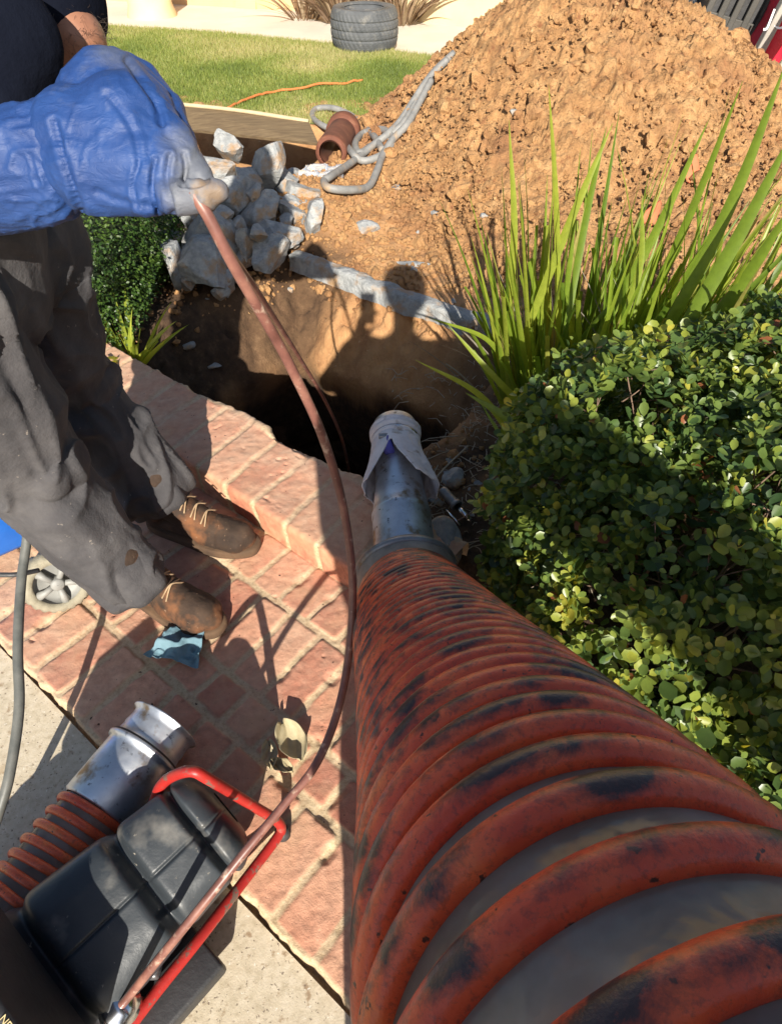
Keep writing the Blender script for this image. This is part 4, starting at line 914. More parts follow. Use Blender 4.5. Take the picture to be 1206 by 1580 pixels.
# coil drum under the cover
cc = np.array(at(262, 1418, 1.30)); coil = []
for k in range(7):
    R_ = .115-.007*k; ang = np.linspace(0, 2*np.pi, 60); h = -.01*k
    coil.append(tubeVF(np.stack([cc[0]-.10+R_*np.cos(ang)+.0, cc[1]-.05+R_*np.sin(ang)*.8, cc[2]-.02+h+.05*np.cos(ang)], 1), .0062, 8, False))
mk('coil', *joinVF(coil), M['rod'], dm_root)
revolve('drum', [(-.05, .02), (-.05, .10), (-.04, .118), (.04, .118), (.05, .10), (.05, .02)], cc+np.array([-.11, -.06, -.06]), (.1, .0, 1), M['steel'], dm_root, 40)
revolve('feed_collar', [(-.03, .001), (-.03, .022), (-.01, .022), (-.01, .032), (.01, .032), (.012, .026), (.03, .024), (.032, .001)], np.array(at(185, 1556, 1.10)), np.array(at(235, 1492, 1.04))-np.array(at(190, 1548, 1.08)), M['chrome'], dm_root, 24)
for q, (x, y, d, s) in enumerate(((222, 1492, 1.16, .03), (160, 1575, 1.12, .026), (200, 1530, 1.18, .02))):
    V, F = boxVF(s*2, s*1.2, s, .004); mk('bracket', V@rotM((0, 0, 1), .7*q).T+np.array(at(x, y, d)), F, M['steel'], dm_root)
br = [at(268, 1480, 1.36), at(292, 1484, 1.38), at(296, 1500, 1.39), at(235, 1600, 1.36), at(215, 1630, 1.35)]
tube('black_rail', catmull(br, 8), .010, M['blackplastic'], dm_root, 12)
V, F = boxVF(.10, .26, .05, .008); mk('foot_plate', V@rotM((0, 0, 1), -.72).T+np.array(on(235, 1560, .03)), F, M['blackplastic'], dm_root)
for p in (on(420, 1300, 0), on(60, 1400, 0)):
    pass
for q, (x, y) in enumerate(((432, 1284), (240, 1560), (30, 1440))):
    p = np.array(on(x, y, .0)); p2 = p+np.array([-.01, -.0, .075])
    if q: tube('frame_leg', [p+np.array([0, 0, .006]), (p+p2)/2, p2+np.array([0, 0, .05 if q else 0])], .012, M['redpaint'], dm_root, 12)
    else: revolve('rubber_foot', [(0, .001), (0, .015), (.022, .015), (.024, .001)], np.array(at(434, 1280, 1.395)), (.2, -.3, -1), M['blackplastic'], dm_root, 20)
def text(name, s, size, mat, Mx, parent=None):
    cu = bpy.data.curves.new('t', 'FONT'); cu.body = s; cu.size = size; cu.extrude = .0006; cu.align_x = 'CENTER'; cu.align_y = 'CENTER'
    tmp = bpy.data.objects.new('t', cu); C.objects.link(tmp); dg = bpy.context.evaluated_depsgraph_get(); me = bpy.data.meshes.new_from_object(tmp.evaluated_get(dg))
    bpy.data.objects.remove(tmp); me.transform(Mx); me.name = name; me.materials.clear(); return link(name, me, mat, parent)
Mt = Matrix.Identity(4)
ctr = np.array(at(14, 1572, .90)); fr_up = up_c
ctr = ctr+up_c*(np.dot(pb-ctr, up_c)+.1015)
tx = -sd_c*1.0
if tx[0] < 0: tx = -tx
ty = np.cross(up_c, tx)
Mt = Matrix(((tx[0], ty[0], up_c[0], ctr[0]), (tx[1], ty[1], up_c[1], ctr[1]), (tx[2], ty[2], up_c[2], ctr[2]), (0, 0, 0, 1)))
text('lettering', 'NE', .014, M['gold'], Mt, dm_root)

# ------------------------------------------------------------------ blue cart with its wheel, black hose, rag
cart = empty('cart', on(0, 900, 0), 'blue dolly with a grey spoked wheel behind the worker trouser leg', 'cart')
V, F = boxVF(.60, .30, .24, .02); mk('cart_body', V@rotM((0, 0, 1), .66).T@rotM((0, 1, 0), 0).T+np.array([-1.30, 1.27, .17]), F, M['blue'], cart)
wc = np.array(on(88, 896, .085)); wax = np.array([.62, -.95, .40]); wax /= np.linalg.norm(wax)
revolve('tyre', [(-.025, .055), (-.028, .080), (-.018, .088), (.0, .090), (.018, .088), (.028, .080), (.030, .064), (.022, .060)], wc-wax*.0, wax, M['wheelrubber'], cart, 90,
        disp=lambda s, a: .0025*np.sign(np.sin(a*22)[None]*np.cos(s*160)[:, None])*(np.abs(s) < .022)[:, None])
whl = revolve('rim', [(.022, .062), (.010, .058), (.002, .050), (.0, .001)], wc, wax, M['wheel'], cart, 60)
n1 = np.cross(wax, [0, 0, 1.]); n1 /= np.linalg.norm(n1); n2 = np.cross(wax, n1)
for k in range(5):
    a = k*2*math.pi/5+.3; r_ = n1*math.cos(a)+n2*math.sin(a)
    V, F = tubeVF([wc+wax*.018+r_*.012, wc+wax*.020+r_*.038, wc+wax*.012+r_*.060], [.008, .009, .014], 10); mk('spoke', V, F, M['wheel'], whl)
revolve('hub', [(.0, .018), (.026, .018), (.030, .014), (.031, .001)], wc, wax, M['wheel'], cart, 30)
tag(tube('black_hose', catmull([at(50, 720, 1.5), at(42, 830, 1.5), at(33, 900, 1.48), at(28, 1000, 1.42), at(30, 1090, 1.38), at(18, 1180, 1.34), at(0, 1250, 1.32), at(-60, 1420, 1.3)], 12), .0105, M['blackhose'], None, 14), 'grey black hose hanging down in front of the blue dolly at the left edge', 'hose')
tag(tube('black_cable', catmull([at(-60, 886, 1.55), at(0, 887, 1.55), at(30, 886, 1.56), at(60, 880, 1.6)], 8), .006, M['blackplastic'], None, 10), 'short black cable crossing the blue dolly behind the grey black hose', 'cable')
def ragm():
    n = 60; V = []
    c = on(281, 1002, .012)
    for i in range(n):
        for j in range(n):
            x, y = (i/(n-1)-.5), (j/(n-1)-.5); V.append((x*.15*(1-.45*(y+.5)), y*.095+x*.02, 0))
    V = np.array(V); p = V*1; r = (np.clip(1-np.abs(vn(p*26+3, 240))*1.8, 0, 1))*.026+(np.clip(1-np.abs(vn(p*50+3, 241))*1.8, 0, 1))*.010+fbm(p*12, 2, 242)*.012
    V[:, 2] = np.maximum(r+.006, .002); V = V@rotM((0, 0, 1), -.35).T+np.array(c)
    o = mk('rag', V, gridF(n, n), M['rag']); o.modifiers.new('s', 'SOLIDIFY').thickness = .0015
    tag(o, 'crumpled pale blue rag lying on the bricks at the toe of the boot', 'rag')
ragm()
# dry leaf litter in the chipped brick
rl = empty('dry_leaf', on(440, 1160, 0), 'curled cream dry leaf lying on the bricks beside the red frame', 'leaf')
def curl(name, c, L, Wd, rot, seed, parent, h=.02):
    n, m_ = 24, 14; V = []
    for i in range(n):
        t_ = i/(n-1)
        for j in range(m_):
            q = j/(m_-1)*2-1; w = Wd*math.sin(math.pi*min(max(t_*.96+.02, 0), 1))**.55
            V.append((t_*L-L/2, q*w, h*(q*q*.9+.25*math.sin(t_*7+seed))+.003*math.sin(q*9+t_*14+seed)))
    V = np.array(V)@rotM((0, 0, 1), rot).T; V[:, 2] -= V[:, 2].min()-.004; V += np.array(c)
    o = mk(name, V, gridF(n, m_), M['paleleaf'], parent, True, {'rnd': np.full(n*m_, (seed*.37) % 1)}); o.modifiers.new('s', 'SOLIDIFY').thickness = .001
curl('leaf_blade', on(452, 1150, .006), .11, .034, -1.0, 1, rl, .026)
curl('leaf_lobe', on(418, 1170, .004), .07, .020, -1.35, 2, rl, .020)
curl('leaf_lobe', on(436, 1186, .012), .06, .016, -.4, 3, rl, .014)
# pipe fitting near the nozzle
pf = empty('pipe_fitting', on(705, 778, .03), 'small steel pipe fitting with chrome nipple lying in the mulch right of the nozzle', 'fitting')
p1, p2, p3 = np.array(on(683, 757, .06)), np.array(on(703, 779, .06)), np.array(on(725, 803, .055))
mk('fitting_body', *tubeVF(catmull([p1, (p1+p2)/2, p2], 6), .016, 20), M['steel'], pf); mk('nipple', *tubeVF([p2, p3], .0085, 20), M['chrome'], pf)
mk('side_rod', *tubeVF([p2+np.array([-.03, -.012, -.01]), p3+np.array([-.03, -.012, -.01])], .004, 10), M['chrome'], pf)
revolve('ring', [(-.006, .012), (-.006, .019), (.006, .019), (.006, .012)], p2, p3-p2, M['steel'], pf, 24)

# ------------------------------------------------------------------ plants
def leaf_mesh(P, N, D, L, Wd, rnd, kind='round', cup=.15):
    """P base points, N face normals, D leaf directions"""
    D = D-N*(D*N).sum(1)[:, None]; D /= np.linalg.norm(D, axis=1)[:, None]+1e-9; S = np.cross(D, N)
    if kind == 'round': tpl = [(0, 0, 0), (.22, .30, .4), (.55, .5, 1), (.85, .36, .8), (1, 0, .25), (.85, -.36, .8), (.55, -.5, 1), (.22, -.30, .4), (.5, 0, -.15)]; fc_ = [(8, 0, 1), (8, 1, 2), (8, 2, 3), (8, 3, 4), (8, 4, 5), (8, 5, 6), (8, 6, 7), (8, 7, 0)]
    else: tpl = [(0, 0, 0), (.5, .5, 1), (1, 0, .2), (.5, -.5, 1)]; fc_ = [(0, 1, 2), (0, 2, 3)]
    tp = np.array(tpl); k = len(tp); n = len(P)
    V = P[:, None]+D[:, None]*(tp[:, 0][None]*L[:, None])[..., None]+S[:, None]*(tp[:, 1][None]*Wd[:, None])[..., None]+N[:, None]*(tp[:, 2][None]*cup*Wd[:, None])[..., None]
    F = (np.array(fc_)[None]+(np.arange(n)*k)[:, None, None]).reshape(-1, 3)
    return V.reshape(-1, 3), F, np.repeat(rnd, k)
def shell_points(n, c, r, ex, thick, rg, lump=.12, lseed=0, zmin=0.0):
    out = []; outn = []
    while sum(map(len, out)) < n:
        d = rg.normal(size=(n, 3)); d /= np.linalg.norm(d, axis=1)[:, None]
        q = (np.abs(d/np.array(1.0))**ex).sum(1)**(-1/ex); p = d*q[:, None]
        p = p*(1+lump*fbm(p*3.2+lseed, 3, lseed))[:, None]
        p = p*(1-np.abs(rg.normal(size=n))*thick)[:, None]; nn = np.sign(d)*np.abs(p)**(ex-1); nn /= np.linalg.norm(nn, axis=1)[:, None]+1e-9
        P = p*np.array(r)+np.array(c); ok = P[:, 2] > zmin; out.append(P[ok]); outn.append(nn[ok])
    return np.vstack(out)[:n], np.vstack(outn)[:n]
# broad leafed bush, right
rg = np.random.default_rng(11)
bush = empty('leafy_bush', Vector((.95, .85, 0)), 'rounded green bush with small oval leaves filling the right edge beside the hose', 'bush')
def inside(P, sph):
    q = np.zeros(len(P), bool)
    for c_, r_ in sph: q |= (((P-np.array(c_))/np.array(r_))**2).sum(1) < 1
    return q
lobes = [((.60, 1.14, .36), (.36, .33, .40)), ((.98, 1.28, .36), (.46, .36, .42)), ((.95, .86, .40), (.50, .42, .42)), ((.62, .84, .34), (.34, .34, .36)), ((1.30, .62, .42), (.55, .50, .42)), ((.98, .52, .34), (.40, .36, .34)), ((1.75, 1.1, .36), (.55, .6, .45)), ((.50, .98, .20), (.26, .36, .24))]
Pl, Nl = [], []
for q, (c_, r_) in enumerate(lobes):
    n = int(5200*(r_[0]*r_[1]+r_[0]*r_[2]+r_[1]*r_[2])/.45*1.35)
    P, N = shell_points(n, c_, r_, 2.2, .07, rg, .15, 20+q, .02)
    others = [(a, tuple(np.array(b)*.86)) for k, (a, b) in enumerate(lobes) if k != q]; ok = ~inside(P, others); Pl.append(P[ok]); Nl.append(N[ok])
P = np.vstack(Pl); N = np.vstack(Nl); sel = rg.random(len(P)) < .27; P0, N0 = P[sel], N[sel]
Pl, Nl, Dl, Ll, Rl = [], [], [], [], []
for P_, N_ in zip(P0, N0):
    ax_ = N_*.7+np.array([0, -.1, .55])+rg.normal(size=3)*.35; ax_ /= np.linalg.norm(ax_); a1 = np.cross(ax_, [1, .2, 0]); a1 /= np.linalg.norm(a1); a2 = np.cross(ax_, a1)
    a0 = rg.uniform(0, 6.28); sz = rg.uniform(.75, 1.2); tone = rg.normal()*.13; nl = rg.integers(5, 9)
    for q in range(nl):
        a = a0+q*2.4; lv = q/nl; dd_ = a1*math.cos(a)+a2*math.sin(a); d_ = dd_*(1-.5*lv)+ax_*(.25+.75*lv)
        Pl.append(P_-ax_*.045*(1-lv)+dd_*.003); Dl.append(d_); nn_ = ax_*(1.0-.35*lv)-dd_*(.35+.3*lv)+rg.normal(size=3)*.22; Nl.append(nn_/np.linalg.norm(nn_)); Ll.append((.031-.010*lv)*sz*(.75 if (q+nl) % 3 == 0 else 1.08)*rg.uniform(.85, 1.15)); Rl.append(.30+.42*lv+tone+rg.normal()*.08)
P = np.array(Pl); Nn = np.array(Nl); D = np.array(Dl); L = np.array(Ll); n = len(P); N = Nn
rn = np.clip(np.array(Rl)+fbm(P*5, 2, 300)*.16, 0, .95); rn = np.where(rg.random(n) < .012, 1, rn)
V, F, r = leaf_mesh(P, Nn, D, L, L*rg.uniform(.64, .82, n), rn)
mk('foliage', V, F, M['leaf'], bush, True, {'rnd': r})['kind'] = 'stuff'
tw = []
for k in range(420):
    i = rg.integers(n); p = P[i]; c_ = np.array([.85+rg.normal()*.25, .9+rg.normal()*.25, .02]); mid = p*.6+c_*.4+rg.normal(size=3)*.04
    if k > 60: c_ = p-N[i]*.12+rg.normal(size=3)*.03; mid = (p+c_)/2+rg.normal(size=3)*.01
    tw.append(tubeVF(catmull([c_, mid, p], 4), [.0035, .003, .003, .0025, .0025, .002, .002, .0015, .001] if k <= 60 else [.0018]*4+[.0012]*5, 5, False))
mk('twigs', *joinVF(tw), M['bark'], bush)['kind'] = 'stuff'
# small leaved hedge, left
hedge = empty('hedge', Vector((-1.6, 3.0, 0)), 'clipped small-leaved green hedge between the worker and the rubble', 'hedge')
P, N = shell_points(62000, (-1.84, 3.10, .24), (.80, .95, .34), 5, .05, rg, .05, 31, .02)
n = len(P); Nn = N*.5+np.array([0, -.2, .5])+rg.normal(size=(n, 3))*.5; Nn /= np.linalg.norm(Nn, axis=1)[:, None]; L = rg.uniform(.011, .019, n)
V, F, r = leaf_mesh(P, Nn, rg.normal(size=(n, 3))+N, L, L*.7, np.clip(rg.random(n)*.8+fbm(P*8, 2, 310)*.3, 0, 1), 'diamond')
mk('foliage', V, F, M['boxleaf'], hedge, True, {'rnd': r})['kind'] = 'stuff'
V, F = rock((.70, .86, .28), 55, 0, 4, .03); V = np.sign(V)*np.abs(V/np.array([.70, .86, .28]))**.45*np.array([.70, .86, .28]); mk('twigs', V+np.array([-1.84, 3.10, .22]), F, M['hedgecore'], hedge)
# strap leaved clumps
def blades(n, bc, br, lean, Lr, Wr, rg, droop=.25, cut=.35, upb=1.0, spread=.35):
    Vs, Fs, R = [], [], []; base = 0; out = []
    for k in range(n):
        a = rg.uniform(0, 6.283); rr = math.sqrt(rg.random()); b0 = np.array([bc[0]+br[0]*rr*math.cos(a), bc[1]+br[1]*rr*math.sin(a), bc[2]])
        d = np.array([math.cos(a)*rr*spread+rg.normal()*.10+lean[0], math.sin(a)*rr*spread+rg.normal()*.10+lean[1], upb]); d /= np.linalg.norm(d)
        L = rg.uniform(*Lr); iscut = rg.random() < cut
        if iscut: L *= rg.uniform(.45, .75)
        dr = droop*rg.uniform(.2, 1.3); m_ = 13; t_ = np.linspace(0, 1, m_)
        hz = np.array([d[0], d[1], 0]); hz /= np.linalg.norm(hz)+1e-6
        c_ = b0+d*(t_*L)[:, None]+hz*(dr*L*t_**2.4*.5)[:, None]-np.array([0, 0, 1.])*(dr*L*t_**2.6*.35)[:, None]
        s = np.cross(d, [math.cos(a+rg.uniform(-1, 1)), math.sin(a+rg.uniform(-1, 1)), .3]); s /= np.linalg.norm(s)+1e-6; nn = np.cross(s, d)
        w = rg.uniform(*Wr); wt = w*(np.minimum(1, .6+t_*3)*(1-(t_**6 if not iscut else 0*t_))*(1-.45*t_)) 
        if not iscut: wt = w*np.minimum(1, .6+t_*3)*np.clip(1.0-t_**2.2, .02, 1)
        V = np.stack([c_-s*wt[:, None], c_+nn*wt[:, None]*.35, c_+s*wt[:, None]], 1).reshape(-1, 3)
        out.append((V, gridF(m_, 3))); R.append(np.full(len(V), np.clip(rg.random(), 0, 1)))
    V, F = joinVF(out); return V, F, np.concatenate(R)
def clump(name, lab, cat, specs, grp=None, loc=None):
    root = empty(name, loc, lab, cat, grp)
    for (pn, mat, args, kw) in specs:
        V, F, r = blades(*args, **kw); o = mk(pn, V, F, mat, root, True, {'rnd': r})
        if args[0] > 100: o['kind'] = 'stuff'
    return root
rg = np.random.default_rng(21)
clump('strap_leaf_plant', 'tall clump of bright green strap leaves between the dirt pile and the leafy bush', 'plant',
      [('leaves', M['blade'], (300, (.70, 1.84, .0), (.30, .20), (.03, .0), (.62, 1.0), (.009, .0155), rg), dict(cut=.68, droop=.2, spread=.24)),
       ('dead_leaves', M['deadblade'], (70, (.66, 1.84, .0), (.30, .16), (0, 0), (.3, .6), (.003, .006), rg), dict(cut=.2, droop=.5, spread=.6))], 'strap leaved plants', Vector((.62, 1.86, 0)))
clump('strap_leaf_plant', 'strap leaved clump at the right edge with very long leaves leaning over the bush', 'plant',
      [('leaves', M['blade'], (150, (1.14, 1.78, .0), (.32, .20), (.16, .0), (.7, 1.12), (.011, .019), rg), dict(cut=.5, droop=.25, spread=.25)),
       ('dead_leaves', M['deadblade'], (90, (1.10, 1.78, .10), (.34, .16), (.05, -.1), (.3, .6), (.003, .006), rg), dict(cut=.2, droop=.5, spread=.6))], 'strap leaved plants', Vector((1.12, 1.78, 0)))
# the long single leaves that arch out of the clumps, each one leaf
def blade_pts(pts, w, m_=22):
    c_ = catmull(pts, 8); n = len(c_); t_ = np.linspace(0, 1, n); T, Nn, B = frames(c_)
    v = np.array([0, 0, EYE])-c_; v /= np.linalg.norm(v, axis=1)[:, None]; s = np.cross(T, v); s /= np.linalg.norm(s, axis=1)[:, None]; nn = np.cross(s, T)
    tw_ = .35*np.sin(t_*2.2); s2_ = s*np.cos(tw_)[:, None]+nn*np.sin(tw_)[:, None]
    wt = w*np.minimum(1, .7+t_)*np.clip(1-t_**3, .03, 1)
    return np.stack([c_-s2_*wt[:, None], c_+nn*wt[:, None]*.3, c_+s2_*wt[:, None]], 1).reshape(-1, 3), gridF(n, 3)
LB = [([(770, 560, .2, 1.9), (792, 380, .5, 1.9), (785, 185, .98, 1.95)], .008), ([(862, 560, .2, 1.9), (858, 330, .6, 1.9), (846, 130, 1.1, 1.92)], .006), ([(800, 540, .2, 1.9), (880, 340, .6, 1.9), (945, 190, .95, 1.95)], .0085),
      ([(900, 560, .2, 1.8), (1010, 360, .6, 1.85), (1095, 180, 1.0, 1.9)], .009), ([(960, 560, .2, 1.8), (1060, 340, .6, 1.8), (1145, 125, 1.08, 1.8)], .008), ([(1000, 560, .3, 1.6), (1120, 330, .7, 1.65), (1215, 90, 1.1, 1.7)], .011),
      ([(1010, 580, .3, 1.5), (1130, 380, .7, 1.55), (1230, 190, 1.0, 1.6)], .012), ([(1080, 520, .4, 1.6), (1150, 430, .55, 1.6), (1225, 310, .8, 1.6)], .012), ([(780, 560, .2, 1.8), (745, 520, .3, 1.75), (660, 490, .3, 1.7)], .005),
      ([(800, 690, .1, 1.5), (740, 610, .32, 1.55), (640, 555, .42, 1.6)], .0065), ([(820, 640, .1, 1.6), (770, 590, .3, 1.6), (690, 500, .45, 1.7)], .007), ([(830, 690, .1, 1.4), (790, 650, .35, 1.42), (718, 606, .42, 1.5)], .010), ([(820, 740, .1, 1.3), (790, 700, .25, 1.35), (740, 620, .4, 1.5)], .006),
      ([(940, 540, .3, 1.7), (985, 420, .55, 1.75), (990, 300, .85, 1.85)], .007), ([(870, 520, .3, 1.8), (905, 330, .6, 1.9), (935, 195, .95, 1.95)], .007), ([(1000, 790, .74, .95), (1030, 745, .82, .98), (1062, 705, .88, 1.0)], .012), ([(1130, 600, .6, 1.3), (1180, 570, .7, 1.3), (1230, 545, .8, 1.3)], .013)]
def yz(x, y, z, yy):                   # measured direction, set at distance yy
    r = ray(x, y); return np.array([0, 0, EYE])+r*(yy/r[1])
for k, (pts, w) in enumerate(LB):
    V, F = blade_pts([yz(*p) for p in pts], w*1.6)
    par = [o for o in C.objects if o.name.startswith('strap_leaf_plant') and o.type == 'EMPTY'][0 if pts[-1][0] < 960 else 1]
    mk('long_leaf', V, F, M['blade'], par, True, {'rnd': np.full(len(V), random.uniform(.2, .9))})
clump('yellow_green_tuft', 'small fan of yellow green strap leaves at the foot of the clipped hedge', 'plant',
      [('leaves', M['yblade'], (64, (-1.07, 2.30, .0), (.06, .05), (-.10, -.05), (.18, .33), (.008, .014), rg), dict(cut=.4, droop=.3, spread=1.2))], None, Vector((-1.06, 2.26, 0)))
# mulch, sticks and stubble round the plants
st = []
for k in range(700):
    if k < 420: x, y = rg.uniform(.08, .62), rg.uniform(1.0, 2.0)
    elif k < 560: x, y = rg.uniform(-1.25, -.85), rg.uniform(2.0, 2.4)
    else: x, y = rg.uniform(.0, .6), rg.uniform(1.9, 2.5)
    if uv(x, y)[1] < 1.1 and x < .3: continue
    a = rg.uniform(0, 6.28); L = rg.exponential(.035)+.015; z = ground_z(x, y)
    if z < -.2: continue
    z += rg.uniform(.0, .02)
    st.append(tubeVF([(x, y, z), (x+math.cos(a)*L*.5, y+math.sin(a)*L*.5, z+.01*rg.random()), (x+math.cos(a+.2)*L, y+math.sin(a+.2)*L, z+.01*rg.normal())], [.0018, .0015, .0008], 5, False))
tag(mk('mulch', *joinVF(st), M['drygrass']), 'dry stems and sticks scattered as mulch round the strap leaved plants', 'mulch', None, 'stuff')
tag(tube('stick', catmull([on(664, 748, .05), on(688, 720, .05), on(722, 688, .06)], 6), .0032, M['drygrass'], None, 8), 'long pale dry stick right of the cloth wrapped nozzle', 'stick')
# soil crumbs round the hole
cl = []
base = [rock((1, 1, 1), 960+k, 9, 2, .22) for k in range(8)]
for k in range(6500):
    x, y = (rg.uniform(-1.3, 1.0), rg.uniform(1.5, 4.4)) if k < 2600 else (rg.uniform(-.7, .9), rg.uniform(2.9, 4.4))
    u, v = uv(x, y)
    if v < 1.12: continue
    z = ground_z(x, y)
    if z < -.12 or z > .3: continue
    s = min(.004+rg.exponential(.0065), .035); V, F = base[rg.integers(8)]; cl.append(((V*s*rg.uniform(.6, 1, 3))@rotM(rg.normal(size=3), rg.uniform(0, 6)).T+np.array([x, y, z+.006]), F))
tag(mk('soil_crumbs', *joinVF(cl), M['soil']), 'crumbs of orange soil strewn round the lip of the hole', 'soil', None, 'stuff')

# ------------------------------------------------------------------ lawn and what stands on it
lp = [(-6, 5.4), (-3.2, 5.45), (-1.7, 5.52), (-.4, 5.52), (.3, 6.0), (1.2, 6.6), (1.0, 7.35), (.5, 7.70), (-.6, 8.30), (-2.0, 8.9), (-3.4, 9.3), (-6, 10)]
plane('lawn', lp, .012, M['lawnsoil'])
def inpoly(x, y, P):
    r = np.zeros(len(x), bool); n = len(P)
    for i in range(n):
        x0, y0 = P[i]; x1, y1 = P[(i+1) % n]; c = ((y0 > y) != (y1 > y)) & (x < (x1-x0)*(y-y0)/(y1-y0+1e-12)+x0); r ^= c
    return r
N_ = 210000; x = rg.uniform(-4.2, 1.2, N_); y = rg.uniform(5.2, 9.5, N_); ok = inpoly(x, y, lp); x, y = x[ok], y[ok]; n = len(x); a = rg.uniform(0, 6.283, n); h = rg.uniform(.018, .045, n)
ww = rg.uniform(.0022, .004, n); ln = rg.normal(size=(n, 2))*.012
B0 = np.stack([x-np.cos(a)*ww, y-np.sin(a)*ww, 0*x+.012], 1); B1 = np.stack([x+np.cos(a)*ww, y+np.sin(a)*ww, 0*x+.012], 1); Tp = np.stack([x+ln[:, 0], y+ln[:, 1], .012+h], 1)
V = np.stack([B0, B1, Tp], 1).reshape(-1, 3); F = np.arange(n*3).reshape(-1, 3)
rr = np.clip(rg.random(n)*.55+.25+fbm(np.stack([x*1.4, y*1.4, 0*x], 1), 3, 330)*.38, 0, 1)
tag(mk('lawn_grass', V, F, M['grass'], None, False, {'rnd': np.repeat(rr, 3)}), 'short green and straw coloured lawn grass behind the board', 'grass', None, 'stuff')
# tyre lying flat
ty = empty('tyre', Vector((-.28, 8.02, 0)), 'old black car tyre lying flat at the far edge of the lawn', 'tyre')
tc = np.array([-.27, 8.16, .02]); R_ = .345; Ht = .33
def groove(s, a):
    z = s/Ht; g = np.zeros((len(s), len(a)))
    for c_ in (.28, .5, .72): g -= .012*np.exp(-((z-c_)/.022)**2)[:, None]
    tread = ((np.sin(a*42)[None]*1.0+(z[:, None]-.5)*9*np.sign(z[:, None]-.5)) % 2 < .5)
    g -= .006*(np.sin(a[None]*44+z[:, None]*22) > .55)*((z > .1) & (z < .9))[:, None]; return g
zz = np.linspace(0, Ht, 60)
prof = [(0, .20), (0, .25)]+[(z, R_-.035*abs(z/Ht*2-1)**3.5) for z in zz]+[(Ht+.004, .29), (Ht-.004, .22), (Ht-.03, .205), (Ht-.04, .19), (.04, .19), (0, .20)]
revolve('tread', prof, tc, (0, 0, 1), M['rubber'], ty, 220, disp=lambda s, a: np.vstack([np.zeros((2, len(a))), groove(zz, a), np.zeros((6, len(a)))]))
revolve('inner_bead', [(Ht-.012, .225), (Ht+.003, .222), (Ht+.006, .212), (Ht-.01, .203)], tc, (0, 0, 1), M['rubber'], ty, 80)
tag(tube('rope', catmull([on(352, 166, .04), on(372, 156, .04), on(398, 146, .045), on(425, 140, .04), on(470, 134, .045), on(520, 128, .04), on(560, 122, .04)], 14)+fbm(np.linspace(0, 8, 85)[:, None]*np.ones(3), 2, 5)[:, None]*.012, .009, M['rope'], None, 8), 'thin orange rope lying across the lawn', 'rope')
# board over the trench
def board():
    p = [at(258, 160, 4.30), at(476, 187, 4.12), at(491, 221, 3.98), at(262, 196, 4.20)]
    a, b_, c, d = [np.array(q) for q in p]; n1_ = np.cross(b_-a, d-a); n1_ /= np.linalg.norm(n1_); 
    if n1_[1] > 0: n1_ = -n1_
    V = [a, b_, c, d]+[q-n1_*.018 for q in (a, b_, c, d)]
    F = [[0, 3, 2, 1], [4, 5, 6, 7], [0, 1, 5, 4], [1, 2, 6, 5], [2, 3, 7, 6], [3, 0, 4, 7]]
    bm = bmesh.new(); vs = [bm.verts.new(v) for v in V]
    for f in F: bm.faces.new([vs[i] for i in f])
    bmesh.ops.recalc_face_normals(bm, faces=bm.faces); me = bpy.data.meshes.new('board'); bm.to_mesh(me); bm.free()
    o = link('board', me, M['wood']); tag(o, 'weathered plywood board propped over a dark trench at the lawn edge', 'board')
    e = tubeVF(catmull([a+np.array([0, .0, .004]), (a+b_)/2+np.array([0, 0, .012]), b_], 10), .012, 8)
    q = mk('top_edge', e[0], e[1], M['woodedge'], o)
board()
# clay pipe
pa, pb_ = np.array(on(510, 236, .19)), np.array(on(534, 196, .17))
dpp = (pb_-pa)/np.linalg.norm(pb_-pa)
cp = empty('clay_pipe', Vector(pa), 'short broken brown clay pipe lying under the tangled grey hose', 'pipe')
revolve('barrel', [(.0, .070), (0, .092), (.03, .095), (.30, .091), (.50, .09), (.52, .085), (.52, .068), (.0, .064)], pa, dpp, M['clay'], cp, 48)
revolve('socket', [(-.06, .075), (-.06, .108), (.03, .112), (.05, .102), (.05, .09)], pa+dpp*.48, dpp, M['clay'], cp, 48)
# grey hose tangle
gh = []
T1 = [(700, 82), (672, 108), (655, 130), (640, 160), (622, 190), (598, 212), (572, 226), (555, 236), (548, 222), (560, 206), (590, 200), (606, 215), (590, 238), (560, 248), (540, 232), (520, 205), (495, 192), (482, 180), (488, 168), (515, 167), (545, 180), (575, 208), (590, 232)]
T2 = [(690, 92), (662, 120), (640, 152), (618, 186), (600, 205), (578, 222), (556, 240), (532, 258), (510, 272), (500, 280), (508, 290), (540, 293), (568, 288), (582, 262), (590, 240), (606, 215), (628, 192), (646, 160), (665, 124)]
for q, T_ in enumerate((T1, T2)):
    pts = []
    for k, (x, y) in enumerate(T_):
        p = land(x, y, .03); zz_ = p.z
        pts.append(at(x, y, dist(p)-.02-.025*(k % 3 == 1)-.03*q))
    gh.append(tubeVF(catmull(pts, 10), .021, 12))
tag(mk('grey_hose', *joinVF(gh), M['greyhose']), 'tangled thick grey hose looped over the clay pipe at the foot of the dirt pile', 'hose')
